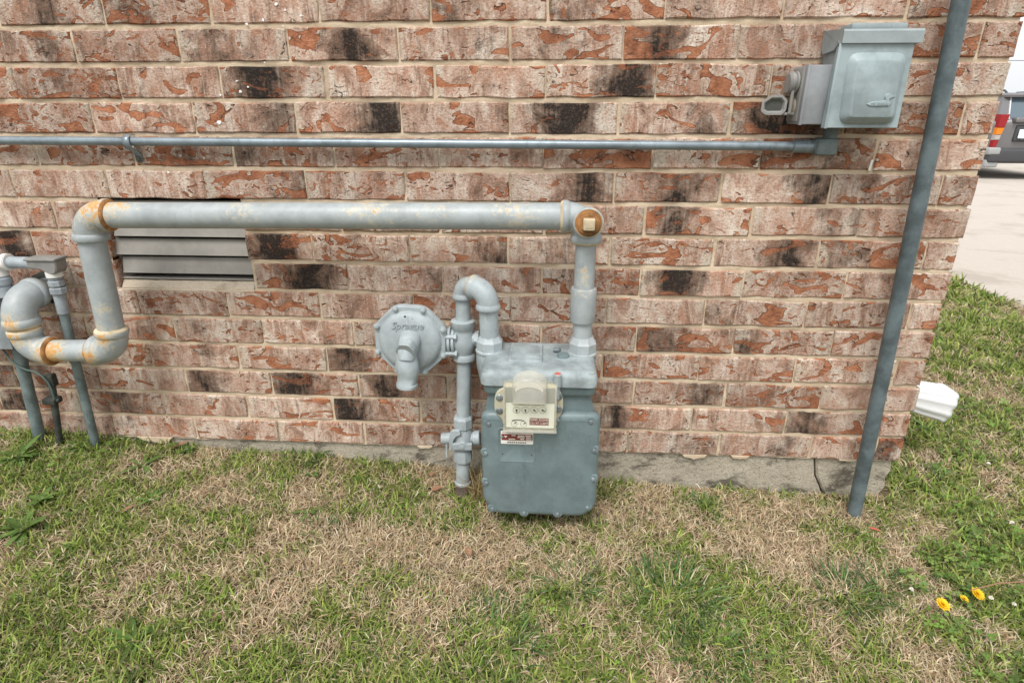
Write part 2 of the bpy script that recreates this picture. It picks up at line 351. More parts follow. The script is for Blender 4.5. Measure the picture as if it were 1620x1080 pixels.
# ------------------------------------------------------------------ terrain
WX = 1.074          # the house corner
def ground_z(x, y):
    x = np.asarray(x, float); y = np.asarray(y, float)
    zw = np.interp(x, [-6, -3, -1.25, -.39, .33, .7, 1.05, 2.7, 2.95, 8, 12, 40], [.2, .13, .073, .016, -.022, -.04, -.047, -.062, -.075, -.15, -.2, -.4])
    return zw + .03*np.clip(y, -6, 0)
def vnoise(x, y, f, seed):
    r = np.random.default_rng(seed); T = r.random((64, 64)); x = np.asarray(x)*f+100; y = np.asarray(y)*f+100
    i = np.floor(x).astype(int); j = np.floor(y).astype(int); u = x-i; v = y-j; u = u*u*(3-2*u); v = v*v*(3-2*v)
    g = lambda a, b: T[a % 64, b % 64]
    return (g(i, j)*(1-u)+g(i+1, j)*u)*(1-v)+(g(i, j+1)*(1-u)+g(i+1, j+1)*u)*v
def sheet(name, xs, ys, zf, mat, kind='structure'):
    gx, gy = np.meshgrid(xs, ys, indexing='ij'); gz = zf(gx, gy); n, m = gx.shape
    v = np.stack([gx.ravel(), gy.ravel(), gz.ravel()], 1)
    fs = [(i*m+j, (i+1)*m+j, (i+1)*m+j+1, i*m+j+1) for i in range(n-1) for j in range(m-1)]
    me = bpy.data.meshes.new(name); me.from_pydata(v.tolist(), [], fs); me.shade_smooth(); me.materials.append(mat)
    o = bpy.data.objects.new(name, me); COL.objects.link(o); return tag(o, kind=kind)
gx = np.concatenate([[-1500, -400, -80, -20, -6, -4], np.arange(-3, 3.01, .05), [3.3, 4, 5.5, 7, 9, 14, 40, 200, 1500]])
gy = np.concatenate([[-1500, -300, -60, -12, -4, -2.5], np.arange(-2, 1.01, .05), np.arange(1.2, 5.1, .2), [6, 8, 11, 16, 30, 80, 300, 1500]])
def zground(x, y):
    z = ground_z(x, y)+(vnoise(x, y, 6, 3)-.5)*.018
    return np.where(x > 2.9, z-.06, z)
g = sheet('ground', gx, gy, zground, M['soil'])
tag(g, 'lawn soil and thatch under the grass beside the house', 'ground')
def zroad(x, y): return ground_z(x, y)+.012
rd = sheet('road', np.concatenate([[2.87, 2.885, 2.92], np.arange(3.1, 9.1, .4), [14, 40]]), np.concatenate([[-40, -10], np.arange(-4, 12.1, .5), [20, 60]]), zroad, M['road'])
e = rd.data
for v in e.vertices:
    if v.co.x < 2.88: v.co.z -= .10
    if v.co.x < 3.0: v.co.x += (float(vnoise(v.co.y*3, 0, 2, 5))-.5)*.06 + .0*v.co.y
tag(rd, 'pale concrete driveway running past the side lawn', 'road')

# ------------------------------------------------------------------ brick wall
ZO = 1.2713; CH = .0794; PITCH = .2579; JT = .0105
wall = thing('brick_wall', (0, 0, .08), 'mottled red and cream brick house wall on a pale concrete footing', 'wall')
def brick_mesh(L, H, D=.09, seg=6, jit=.0011, rn=random):
    hx, hz = L/2, H/2; pts = []
    for i in range(seg): pts.append((-hx+L*i/seg, -hz))
    for i in range(2): pts.append((hx, -hz+H*i/2))
    for i in range(seg): pts.append((hx-L*i/seg, hz))
    for i in range(2): pts.append((-hx, hz-H*i/2))
    pts = [(x+rn.uniform(-jit, jit), z+rn.uniform(-jit, jit)*1.3) for x, z in pts]; n = len(pts); vs = []
    for y, ins in ((D, 0), (.0035, 0), (rn.uniform(-.0005, .0005), .0028)):
        for x, z in pts:
            k = ins*rn.uniform(.5, 1.4) if ins else 0
            vs.append((x-math.copysign(min(k, abs(x)), x) if abs(abs(x)-hx) < .004 else x, y, z-math.copysign(k, z) if abs(abs(z)-hz) < .004 else z))
    fs = [(j*n+i, j*n+(i+1) % n, (j+1)*n+(i+1) % n, (j+1)*n+i) for j in range(2) for i in range(n)]
    fs += [tuple(range(n-1, -1, -1)), tuple(range(2*n, 3*n))]
    return vs, fs
DARKS = [(-1.117, 1.157, .5), (-.92, 1.227, .6), (-.716, 1.154, .5), (-.393, 1.152, .8), (-.63, 1.08, 1), (-.34, .996, 1), (-.597, .989, .6), (-.163, 1.221, .6), (.098, 1.224, .6), (.297, 1.161, .8), (.424, 1.141, .5), (.247, 1.077, .9), (.098, .996, 1), (.585, .999, .95), (.157, .845, .8), (.372, .831, .7), (.364, .762, .75), (.697, .855, .7), (.532, .764, .45), (.774, .766, .5), (.791, .68, .5), (.668, .679, .75), (.397, .592, 1), (-1.378, .678, .9), (-.652, .687, .9), (-.57, .599, 1), (.379, .434, .75), (-.061, .669, .5), (-.214, .565, .4), (-.491, .366, .7), (-.657, .287, .85), (-.508, .206, .9), (-.39, .291, .75), (-.92, .286, .65), (-1.528, .196, .8), (.268, .2, .7), (.511, .283, .65), (.79, .217, .7), (1.039, .134, .6), (-1.113, 1.223, .6), (-1.151, 1.046, .2), (-.892, 1.088, .3), (.432, .961, .5), (.239, .521, .3), (-1.184, .185, .6), (-1.527, .29, .7), (-.304, .492, .3), (.595, .439, .45), (.812, .996, .6), (.901, .976, .5), (-.898, .346, .4), (-.57, .848, .5), (-.704, .92, .6), (-.835, .915, .5), (.727, .927, .4), (-1.118, 1.075, .4), (.234, .318, .4), (.749, .155, .4)]
VX0, VX1, VZ0, VZ1 = -1.105, -.7275, .5567, .7945     # vent opening
brick_me = {}
def place_brick(x0, x1, zc, k):
    L = x1-x0-JT*random.uniform(.35, .75); H = CH-JT*random.uniform(.92, 1.08); xc = (x0+x1)/2
    key = (round(L*100), random.randrange(4))
    if key not in brick_me or abs(L-PITCH) > .02:
        vs, fs = brick_mesh(L, H); me = bpy.data.meshes.new('brick'); me.from_pydata(vs, [], fs); me.materials.append(M['brick'])
        me.shade_smooth(); me.set_sharp_from_angle(angle=R(28)); brick_me[key] = me
    o = bpy.data.objects.new('brick', brick_me[key]); COL.objects.link(o); o.parent = wall
    o.location = Vector((xc, random.uniform(-.0012, .0012), zc+random.uniform(-.0012, .0012)))-wall.location
    o.rotation_euler = (0, R(random.uniform(-.3, .3)), 0)
    best = (0.36*random.random(), random.random())
    for dx, dz, s in DARKS:
        if x0 <= dx <= x1 and abs(dz-zc) < .045 and s > best[0]: best = (s, .5+(dx-xc)/.25)
    o.color = (best[0], min(1, max(0, best[1])), random.uniform(.25, 1.0), 1)
for k in range(-1, 15):
    zc = ZO-(k+.5)*CH
    ph = (.9955 if k % 2 else .822)
    js = [WX]+[ph-i*PITCH+random.uniform(-.004, .004) for i in range(12)]
    if k == 14: js = [WX, 1.001]+js[1:]
    js = [j for j in js if j > -1.80]+[-1.80]; js.sort()
    for a, b in zip(js, js[1:]):
        if b-a < .03: continue
        if 6 <= k <= 8:
            if a < VX0 < b: b = VX0
            elif a >= VX0 and b <= VX1: continue
            if a < VX1 < b: a = VX1-.006
            if b-a < .03: continue
        place_brick(a, b, zc, k)
# mortar bed: a slightly recessed wavy sheet with the vent opening left out
def mortar_sheet():
    xs = np.arange(-1.80, WX-.004, .0075); zs = np.arange(.083, ZO+CH, .0058)
    gxx, gzz = np.meshgrid(xs, zs, indexing='ij'); n, m = gxx.shape
    gyy = .0052+(vnoise(gxx, gzz, 30, 1)-.5)*.0045+(vnoise(gxx, gzz, 90, 2)-.5)*.0025
    ang = np.abs(((ZO-gzz)/CH+.5) % 1-.5)*CH            # distance to bed joint centre
    gyy = gyy-np.clip(1-ang/.005, 0, 1)*.0018
    v = np.stack([gxx.ravel(), gyy.ravel(), gzz.ravel()], 1); fs = []
    for i in range(n-1):
        for j in range(m-1):
            x, z = xs[i]+.004, zs[j]+.003
            if VX0-.002 < x < VX1+.004 and VZ0 < z < VZ1+.006: continue
            if -1.06 < x < -.76 and VZ1-.01 < z < VZ1+.012: continue
            fs.append((i*m+j, (i+1)*m+j, (i+1)*m+j+1, i*m+j+1))
    me = bpy.data.meshes.new('mortar'); me.from_pydata(v.tolist(), [], fs); me.shade_smooth(); me.materials.append(M['mortar'])
    o = bpy.data.objects.new('mortar', me); COL.objects.link(o); o.parent = wall; o.location = -wall.location
mortar_sheet()
# rest of the wall outside the picture: joined courses
def courses(name, rect, fixed):
    mb = MB(); mm = MB()
    for (a0, a1, z0, z1, side) in rect:
        k = 0; z = z0
        while z < z1-.01:
            a = a0+(.13 if k % 2 else 0)
            cuts = [a0]+[q for q in np.arange(a, a1, PITCH) if q > a0+.02]+[a1]
            for p, q in zip(cuts, cuts[1:]):
                if q-p < .03: continue
                if side: mb.box((WX-.09, p+.005, z+.005), (WX+random.uniform(-.001, .001), q-.005, z+CH-.005))
                else: mb.box((p+.005, random.uniform(-.001, .001), z+.005), (q-.005, .09, z+CH-.005))
            k += 1; z += CH
        if side: mm.box((WX-.10, a0, z0), (WX-.006, a1, z1))
        else: mm.box((a0, .006, z0), (a1, .10, z1))
    o = mb.build(name, M['brick'], wall, smooth=False); tag(o, kind='stuff'); o.color = (.2, .5, .6, 1)
    o = mm.build('mortar', M['mortar'], wall, smooth=False); tag(o, kind='stuff')
zt = ZO+CH
courses('brick_courses', [(-4.2, WX-.1, zt+.003, zt+.003+CH*14, 0), (-4.2, -1.803, ZO-15*CH, zt, 0)], 0)
courses('side_brick_courses', [(.098, 5.0, ZO-15*CH, ZO+15*CH, 1)], 0)
MB().box((-4.2, .02, .08), (VX0-.03, .18, 2.4)).box((VX1+.03, .02, .08), (WX-.02, .18, 2.4)).box((VX0-.03, .02, VZ1+.02), (VX1+.03, .18, 2.4)).box((VX0-.03, .02, .08), (VX1+.03, .18, VZ0-.01)).build('wall_core', M['mortar'], wall, smooth=False)
# foundation in two pieces with a crack between them
def found():
    zt = ZO-15*CH+.004; cr = [(.845, zt), (.852, .05), (.858, .02), (.872, -.005), (.884, -.03), (.905, -.08), (.91, -.3)]
    def blob(poly, nm):
        mb = MB(); mb.prism(poly, (0, .17, 0), X, Z, [(0, 0), (.154, 0), (.160, -.005)]); o = mb.build(nm, M['found'], wall, sharp=25); return o
    bot = [(-4.2, zt), (-4.2, -.4), (.91, -.4)]
    blob([(-4.2, -.4)]+[(x-.0022, z) for x, z in reversed(cr)]+[(-4.2, zt)], 'foundation')
    ed = [(1.052, -.35), (1.058, -.06), (1.05, -.035), (1.063, -.01), (1.056, .02), (1.066, .045), (1.06, zt)]
    blob([(x+.0022, z) for x, z in cr[:0]]+ed+[(x+.0022, z) for x, z in cr], 'foundation')
    MB().box((WX-.15, .165, -.4), (WX-.02, 5, zt)).build('foundation', M['found'], wall)
found()
mb = MB()
for (x, w, h) in ((-.288, .028, .009), (.50, .040, .014), (.63, .030, .009), (-1.12, .06, .022), (.93, .03, .006)):
    pl = [(x-w, .088)]+[(x-w+2*w*t/8, .082-h*math.sin(math.pi*t/8)**.6*random.uniform(.55, 1.15)) for t in range(1, 8)]+[(x+w, .088)]
    mb.prism(pl, (0, .03, 0), X, Z, [(0, 0), (.024, 0), (.031, -.003)])
mb.build('mortar_drips', M['mortar'], wall)

# ------------------------------------------------------------------ louvred vent with its sill
vent = thing('louver_vent', (-.916, .03, VZ0), 'taupe metal louver vent set in the brick under the long pipe', 'vent')
MB().box((VX0-.02, .115, VZ0-.01), (VX1+.02, .135, VZ1+.02)).build('cavity_shade_panel', M['dark'], vent)  # black sheet standing in for the unlit cavity behind the slats
for i in range(5):
    zt_ = .790-.0505*i
    if zt_-.045 < .585: break
    yb = .028; pr = [(yb, zt_), (.019, zt_-.037), (.0165, zt_-.0415), (.0185, zt_-.043), (.030, zt_-.0435), (.031, zt_-.0405), (.023, zt_-.0395), (.032, zt_+.001)]
    xl = VX0-.004+(.009 if i % 2 else 0)
    b = MB(); b.add([(xl, p[0], p[1]) for p in pr]+[(VX1+.004, p[0], p[1]-.0) for p in pr], [tuple(range(8)), tuple(range(15, 7, -1))]+[(j, 8+j, 8+(j+1) % 8, (j+1) % 8) for j in range(8)])
    b.build('slat', M['louver'], vent, sharp=30)
MB().box((VX0-.004, .016, .5795), (VX1+.003, .07, .5835), .001).build('bottom_flange', M['louver'], vent)
MB().box((VX1-.002, .030, .58), (VX1+.006, .10, VZ1), .001).build('side_flange', M['louver'], vent)
MB().box((VX0-.008, .030, .58), (VX0, .10, VZ1), .001).build('side_flange', M['louver'], vent)
b = MB(); pr = [(.003, .5475), (.0015, .553), (.018, .5765), (.09, .579), (.09, .5475)]; n_ = 24
for i in range(n_+1):
    x = VX0+(VX1-VX0-.004)*i/n_
    b.v += [(x, y+random.uniform(-.0012, .0012), z+random.uniform(-.001, .001)) for y, z in pr]
b.f += [(i*5+j, i*5+(j+1) % 5, (i+1)*5+(j+1) % 5, (i+1)*5+j) for i in range(n_) for j in range(5)]+[tuple(range(5)), tuple(range(n_*5+4, n_*5-1, -1))]
b.build('sill', M['sill'], wall)

# ------------------------------------------------------------------ big grey gas pipe
PY = -.11
RUST = [((-1.24, PY-.02, .412), .075, .95), ((-1.315, PY-.035, .463), .055, .75), ((-1.315, PY-.035, .50), .055, .7), ((-1.13, PY-.03, .414), .05, .85), ((-1.077, PY-.03, .468), .06, .75), ((-.35, PY-.025, .80), .13, .44), ((-.02, PY-.025, .79), .12, .42), ((-1.02, PY-.02, .80), .10, .75), ((-.96, PY-.01, .805), .09, .62), ((.152, -.17, .775), .06, .8), ((-1.075, PY-.02, .475), .05, .6), ((-1.13, PY, .414), .035, .75),
        ((-1.315, PY-.02, .468), .05, .55), ((-1.315, PY-.02, .505), .05, .45), ((.10, PY-.02, .76), .04, .5), ((.15, PY-.03, .655), .03, .75), ((-.2, PY-.02, .80), .09, .38), ((-.66, PY-.03, .80), .10, .40), ((-1.06, PY-.03, .54), .04, .55), ((.152, PY-.02, .615), .04, .45)]
gp = thing('gas_pipe', (-1.31, 0, .55), 'thick light grey gas pipe looping from the wall over to the meter', 'pipe')
def elbow(parent, corner, din, dout, rb, rc, Rr, cl=.016, name='elbow', mat='pipe', rust=RUST, rings=()):
    c = Vector(corner); a = Vector(din).normalized(); b = Vector(dout).normalized(); mb = MB()
    path = [c-a*(Rr+cl)]+arc(c, a, b, Rr, 12)+[c+b*(Rr+cl)]
    mb.tube(path, rb, 28)
    for p, d in ((c-a*(Rr+cl), a), (c+b*(Rr+cl), -b)):
        mb.lathe(p, d, [(0, rc-.004), (0, rc-.001), (.0015, rc), (cl-.004, rc), (cl, rc-.0015), (cl+.004, rb)], 28)
    e = mb.build(name, M[mat], parent, rust=rust)
    for i, (p, d) in enumerate(((c-a*(Rr+cl), a), (c+b*(Rr+cl), -b))):
        if i < len(rings) and rings[i]:
            MB().lathe(p-d*.003, d, [(-.003, rc*.80), (-.002, rc*.86), (.0005, rc*.94), (.003, rc*.985), (.004, rc*.95)], 28).build('thread_ring', M[rings[i]], e)
    return e
rp, rb, rc = .0302, .0355, .0395
A = (-1.315, PY, .553); B = (-1.315, PY, .412); C_ = (-1.077, PY, .417); Dd = (-1.059, PY, .774); E_ = (.152, PY, .782)
hp = [(-1.313+.048*math.cos(R(20*k))*random.uniform(.9, 1.12), .555+.048*math.sin(R(20*k))*random.uniform(.9, 1.12)) for k in range(18)]
MB().prism(hp, (0, .002, 0), X, Z, [(0, 0), (.0045, 0), (.005, -.002)]).build('hole_shade_disc', M['rod'], wall)  # raised disc, coloured dark for the shade of a broken hole
MB().cyl((-1.315, .06, .553), (-1.315, -.04, .553), rp, n=28).build('wall_stub', M['pipe'], gp, rust=RUST)
elbow(gp, A, FY, (0, 0, -1), rb+.003, rc+.003, .052, rings=('rusty_cream', 'rusty_cream'))
MB().cyl((-1.315, PY, .50), (-1.315, PY, .46), rp, n=28).build('nipple', M['pipe'], gp, rust=RUST)
elbow(gp, B, (0, 0, -1), X, rb, rc, .046, .014, rings=('rusty_cream', 'rust'))
MB().cyl((-1.27, PY, .412), (-1.12, PY, .417), rp-.001, n=28).build('lower_pipe', M['pipe'], gp, rust=RUST)
elbow(gp, C_, X, Vector(Dd)-Vector(C_), rb, rc, .046, .014, rings=('rust', 'rusty_cream'))
MB().cyl(Vector(C_).lerp(Vector(Dd), .12), Vector(C_).lerp(Vector(Dd), .9), rp+.001, n=28).build('riser_pipe', M['pipe'], gp, rust=RUST)
elbow(gp, Dd, Vector(Dd)-Vector(C_), X, rb, rc, .046, .014, rings=(None, 'rust'))
MB().cyl((-1.015, PY, .774), (.11, PY, .782), rp+.0008, n=32).build('long_pipe', M['pipe'], gp, rust=RUST)
tee = elbow(gp, E_, X, (0, 0, -1), rb-.002, rc-.002, .044, .013, 'side_outlet_elbow', rings=('rusty_cream', 'rusty_cream'))
MB().lathe((.152, PY-.005, .776), FY, [(0, .030), (.028, .031), (.036, .034), (.046, .0345), (.049, .032)], 28).build('outlet_boss', M['pipe'], tee, rust=[((.152, -.165, .776), .055, .95)])
MB().lathe((.152, PY-.052, .776), FY, [(0, .031), (.003, .0305), (.0035, .027), (.0045, .0265)], 28).build('thread_ring', M['rust'], tee)
MB().lathe((.152, PY-.0555, .776), FY, [(0, .0255), (.004, .025), (.0045, .021), (.0055, .020)], 28).build('plug_collar', M['rust'], tee)
MB().prism(rrect(-.0125, .0125, -.0125, .0125, .002, 2), (.1525, PY-.059, .7755), X, Z, [(0, .001), (.013, 0), (.0145, -.0015)]).build('square_plug', M['rusty_cream'], tee, rust=[((.160, PY-.07, .767), .02, .9)])
MB().box((.144, PY-.0748, .768), (.1635, PY-.0732, .7865), .0006).build('paint_flake', M['rusty_cream'], tee)
MB().cyl((.152, PY, .745), (.152, PY, .60), .0245, n=28).build('drop_pipe', M['pipe'], gp, rust=RUST)
MB().lathe((.152, PY, .526), Z, [(0, .027), (.001, .0300), (.003, .0312), (.083, .0312), (.0855, .030), (.086, .025)], 32).build('coupling', M['pipe'], gp, rust=RUST)
MB().cyl((.1525, PY, .54), (.154, PY, .47), .0235, n=28).build('nipple', M['pipe'], gp, rust=RUST)
def union_nut(x, y, z0, z1, r, parent, mat='pipe'):
    oc = circ(0, 0, r, 8, 22.5); b = MB()
    b.prism(oc, (x, y, z0+.006), X, (0, 1, 0), [(0, 0), ((z1-z0)*.55, 0), ((z1-z0)*.62, -.003), (z1-z0-.006, -.008)])
    b.lathe((x, y, z0), Z, [(0, r-.001), (.001, r+.0015), (.006, r+.0015), (.008, r-.001)], 28)
    return b.build('union_nut', M[mat], parent, sharp=30)
union_nut(.155, PY, .440, .487, .036, gp)

# ------------------------------------------------------------------ gas meter
mt = thing('gas_meter', (.055, -.14, .02), 'blue grey gas meter with bolted front cover and plastic index box', 'gas meter')
body = MB().prism(rrect(-.079, .180, .052, .395, .05, 6), (0, -.045, 0), X, Z, [(0, -.004), (.004, 0), (.185, 0)]).build('body', M['meter'], mt)
MB().prism(rrect(-.088, .190, .045, .335, .06, 6), (0, -.046, 0), X, Z, [(-.026, -.012), (-.018, 0), (0, 0)]).build('rear_cover', M['meter'], mt)
cov = rpoly([(-.0895, .338), (-.089, .084), (-.060, .043), (.168, .043), (.199, .074), (.197, .342)][::-1][::-1], .022, 5)
b = MB(); b.prism(cov, (0, -.226, 0), X, Z, [(0, -.002), (.002, 0), (.012, 0), (.016, -.0015), (.021, -.006), (.0235, -.011), (.0245, -.015), (.025, -.018)]); 
cover = b.build('front_cover', M['meter'], mt, sharp=60)
for (x, z) in [(-.0700, .3095), (-.0785, .2279), (-.0785, .141), (-.0640, .0630), (.0167, .0535), (.1022, .0545), (.1765, .0778), (.1865, .1634), (.1850, .2448), (.1735, .3235), (.0946, .3250)]:
    b = MB(); b.lathe((x, -.2440, z), FY, [(0, .0135), (.0045, .0128), (.0065, .0108), (.0058, .0085), (.0040, .0080)], 20); bb_ = b.build('bolt_boss', M['meter'], cover)
    MB().lathe((x, -.2480, z), FY, [(0, .0090), (.0006, .0088)], 18).build('bolt_recess_shade', M['rod'], cover)  # dark ring paints the shade of a recess around the bolt
    b = MB(); b.lathe((x, -.2484, z), FY, [(0, .0060), (.0008, .0060), (.001, .0050), (.0055, .0047), (.0066, .0030), (.0056, .0014), (.005, .001)], 14); b.build('bolt', M['bolt'], cover)
lid = MB(); lid.prism(rrect(-.089, .185, -.250, -.048, .018, 5), (0, 0, 0), X, (0, 1, 0), [(.408, -.004), (.411, 0), (.432, 0), (.440, -.004), (.4455, -.011), (.447, -.016)]); lid = lid.build('lid', M['mtop'], mt, sharp=50)
MB().prism(rrect(-.083, .182, -.242, -.05, .016, 5), (0, 0, 0), X, (0, 1, 0), [(.384, -.004), (.388, 0), (.405, 0), (.408, -.004)]).build('flange', M['meter'], mt, sharp=50)
for x in (-.079, .155):
    MB().lathe((x, PY, .36), Z, [(0, .026), (.03, .032), (.045, .0345), (.075, .0345), (.0805, .032)], 28).build('connection_boss', M['mtop'], mt)
for (x, y) in [(-.073, -.232), (.168, -.232), (-.068, -.066)]:
    MB().lathe((x, y, .440), Z, [(0, .011), (.004, .0105), (.006, .008), (.0065, .005), (.0062, .003)], 16).build('lid_screw', M['mtop'], lid)
bd = MB().prism(rrect(-.028, .056, -.192, -.079, .007, 4), (0, 0, .4465), X, (0, 1, 0), [(0, .001), (.004, 0), (.006, -.002)]).build('badge_plate', M['mtop'], mt)
MB().prism(rrect(-.020, .048, -.172, -.100, .004, 3), (0, 0, .452), X, (0, 1, 0), [(0, .0), (.0012, 0), (.0018, -.001)]).build('raised_panel', M['mtop'], bd)
for (x, y) in [(-.021, -.185), (.049, -.185), (-.021, -.087), (.049, -.087)]: MB().lathe((x, y, .452), Z, [(0, .004), (.0016, .0038), (.002, .002)], 12).build('rivet', M['mtop'], bd)
MB().lathe((.106, -.150, .446), Z, [(0, .0155), (.006, .0155), (.008, .0145), (.0082, .012), (.005, .011), (.005, .003)], 22).build('seal_cup', M['meter'], lid)
b = MB(); b.cyl((.083, -.122, .453), (.099, -.130, .456), .006, n=12, bev=.001); b.cyl((.096, -.128, .446), (.096, -.128, .458), .004, n=10); b.build('seal_screw', M['bolt'], lid)
b = MB(); b.lathe((.0915, -.2555, .385), Z, [(0, .006), (.028, .006), (.030, .0085), (.034, .0095), (.062, .0095), (.0635, .008)], 18); pr_ = b.build('proving_port', M['reg'], mt)
MB().lathe((.0915, -.2555, .4485), Z, [(0, .0072), (.0012, .007), (.0014, .004)], 16).build('red_cap', M['redcap'], pr_)
# name plate on the cover
b = MB(); pl = rrect(-.048, .0435, .206, .300, .008, 4); b.prism(pl, (0, -.2505, 0), X, Z, [(0, .0015), (.0012, 0), (.0016, -.0006), (.0007, -.0022)]); npl = b.build('name_plate', M['meter'], cover)
def flat(name, x0, x1, z0, z1, y, mat, parent, r=.001, t=.0006): return MB().prism(rrect(x0, x1, z0, z1, r, 2), (0, y, 0), X, Z, [(0, 0), (t, 0)]).build(name, M[mat], parent, smooth=False)
flat('data_plate', -.0410, .0375, .2565, .2925, -.2508, 'print', npl, .002)
flat('red_band', -.0395, .036, .267, .284, -.2516, 'redlabel', npl, .0005, .0003)
rr = random.Random(3)
for (x0, z0, w) in [(-.015, .2795, .010), (.0, .2790, .016), (.018, .2795, .014), (-.001, .2745, .018), (.020, .2745, .015), (-.022, .2695, .016), (.006, .2695, .010), (.020, .269, .013)]:
    flat('print_line', x0, x0+w, z0, z0+.0024, -.2521, 'print', npl, .0003, .0002)
for i in range(13): x0 = -.037+i*.0055; flat('print_line', x0, x0+.004, .2875, .2895, -.2516, 'redlabel', npl, .0002, .0002)
for i in range(9): x0 = -.025+i*.0052; flat('print_line', x0, x0+.0035, .2595, .2625, -.2516, 'black', npl, .0002, .0002)
b = MB(); b.prism([(-.033, .2785), (-.029, .2735), (-.025, .2785), (-.027, .2800), (-.029, .277), (-.031, .2800)], (0, -.2521, 0), X, Z, [(0, 0), (.0003, 0)]); b.build('emblem', M['print'], npl, smooth=False)
for x in (-.0375, .034): MB().lathe((x, -.2516, .275), FY, [(0, .0032), (.0012, .003), (.0018, .0015)], 12).build('rivet', M['bolt'], npl)
for x in (-.037, .034): MB().lathe((x, -.2502, .2275), FY, [(0, .0016), (.0016, .0016)], 8).build('pin_hole', M['black'], npl)
# index box
ib = MB(); ears = [(-.056, .352), (-.050, .334), (-.038, .325), (-.036, .308), (.095, .311), (.094, .328), (.102, .338), (.107, .356), (.106, .385), (.098, .402), (.09, .412), (-.034, .408), (-.048, .398), (-.055, .383)]
ib.prism(rpoly(ears, .008, 3), (0, -.2475, 0), X, Z, [(-.018, 0), (.003, 0), (.005, -.002)]); ib = ib.build('index_box', M['ivory'], mt)
for (x, z) in [(-.0435, .3817), (-.0438, .3464), (.0960, .3885), (.0965, .3555)]:
    MB().lathe((x, -.2510, z), FY, [(0, .0088), (.003, .0085), (.004, .0070), (.003, .0058), (.0035, .0052), (.006, .0048), (.0066, .003), (.0056, .001)], 16).build('screw', M['bolt'], ib)
MB().box((-.031, -.2735, .312), (.0895, -.252, .4235), .003).build('index_frame', M['ivory'], ib)
M['greyface'] = mat_plain('grey_index_backing', (.30, .305, .28), .6)  # grey upper half of the index backing, behind the hood
flat('index_face', -.0268, .0858, .3165, .3805, -.2738, 'face', ib, .002, .001)
flat('upper_face', -.0268, .0858, .3815, .4200, -.2738, 'greyface', ib, .002, .001)
b = MB(); b.prism(rrect(-.0315, .0905, .3095, .4260, .004, 3), (0, -.252, 0), X, Z, [(0, .0012), (.028, .0), (.031, -.0008), (.0325, -.003)]); b.build('clear_cover', M['clear'], ib)
b = MB(); b.box((-.0335, -.286, .3075), (.0925, -.252, .3125), .0015); b.box((.0860, -.2845, .3125), (.0915, -.252, .4255), .0015); b.box((-.0325, -.2845, .3125), (-.0285, -.252, .4255), .0015); b.build('cover_rim', M['frost'], ib)
dome = [(-.0130, .386), (.0690, .386)]+[(.028+.0405*math.cos(R(a)), .428+.030*math.sin(R(a))) for a in range(0, 181, 12)]
b = MB(); b.prism(rpoly(dome, .004, 2), (0, -.262, 0), X, Z, [(0, 0), (.036, -.001), (.042, -.004), (.0445, -.009)]); b.build('hood', M['frost'], ib)
b = MB(); b.prism([(.028+.033*math.cos(R(a)), .424+.026*math.sin(R(a))) for a in range(15, 166, 10)]+[(.028-.031*math.cos(R(a)), .420+.017*math.sin(R(a))) for a in range(15, 166, 10)], (0, -.3068, 0), X, Z, [(0, 0), (.0006, 0)]); b.build('hood_highlight', M['hoodglint'], ib)  # pale arc paints a highlight across the top of the hood
for i, (x, a) in enumerate(((-.0017, -93), (.0188, -80), (.0392, -40), (.0585, -20))):
    z = .3622+.0006*i; dl = MB(); n = 28
    ro, ri = .0088, .0083
    dl.v += [(x+q*math.cos(2*math.pi*k/n), -.2752, z+q*math.sin(2*math.pi*k/n)) for k in range(n) for q in (ro, ri)]
    dl.f += [(2*k, 2*((k+1) % n), 2*((k+1) % n)+1, 2*k+1) for k in range(n)]
    for k in range(10):
        t = 2*math.pi*k/10; c0, s0 = math.cos(t), math.sin(t); p0 = .0066; p1 = .0078; w = .0003
        dl.add([(x+c0*p0-s0*w, -.2752, z+s0*p0+c0*w), (x+c0*p1-s0*w, -.2752, z+s0*p1+c0*w), (x+c0*p1+s0*w, -.2752, z+s0*p1-c0*w), (x+c0*p0+s0*w, -.2752, z+s0*p0-c0*w)], [(0, 1, 2, 3)])
    dl.build('dial', M['black'], ib, smooth=False)
    c0, s0 = math.cos(R(a)), math.sin(R(a))
    MB().prism([(x-c0*.002-s0*.0024, z-s0*.002+c0*.0024), (x-c0*.002+s0*.0024, z-s0*.002-c0*.0024), (x+c0*.0072, z+s0*.0072)], (0, -.2755, 0), X, Z, [(0, 0), (.001, 0)]).build('pointer', M['black'], ib, smooth=False)
for x in (-.0075, .0146):
    b = MB(); z = .3260; n = 24; b.v += [(x+q*math.cos(2*math.pi*k/n), -.2752, z+q*math.sin(2*math.pi*k/n)) for k in range(n) for q in (.0075, .0069)]
    b.f += [(2*k, 2*((k+1) % n), 2*((k+1) % n)+1, 2*k+1) for k in range(n)]
    b.prism([(x-.001, z), (x+.001, z), (x+.006, z+.0045), (x+.004, z+.0055)], (0, -.2755, 0), X, Z, [(0, 0), (.0006, 0)]); b.build('test_dial', M['black'], ib, smooth=False)
b = MB(); b.prism([(-.0125+.0024*k, .3335+.002*math.sin(math.pi*k/12)) for k in range(13)]+[(-.0125+.0024*(12-k), .3355+.002*math.sin(math.pi*k/12)) for k in range(13)], (0, -.2752, 0), X, Z, [(0, 0), (.0004, 0)]); b.build('script_print', M['black'], ib, smooth=False)
flat('red_label', .0287, .0735, .3240, .3425, -.2748, 'redlabel', ib, .0006, .0006)
lettering('TEMP. COMP.', .0078, (.0512, -.2757, .3380), M['print'], ib, .0002)
lettering('CU. FT. x 60°F', .0068, (.0512, -.2757, .3288), M['print'], ib, .0002)

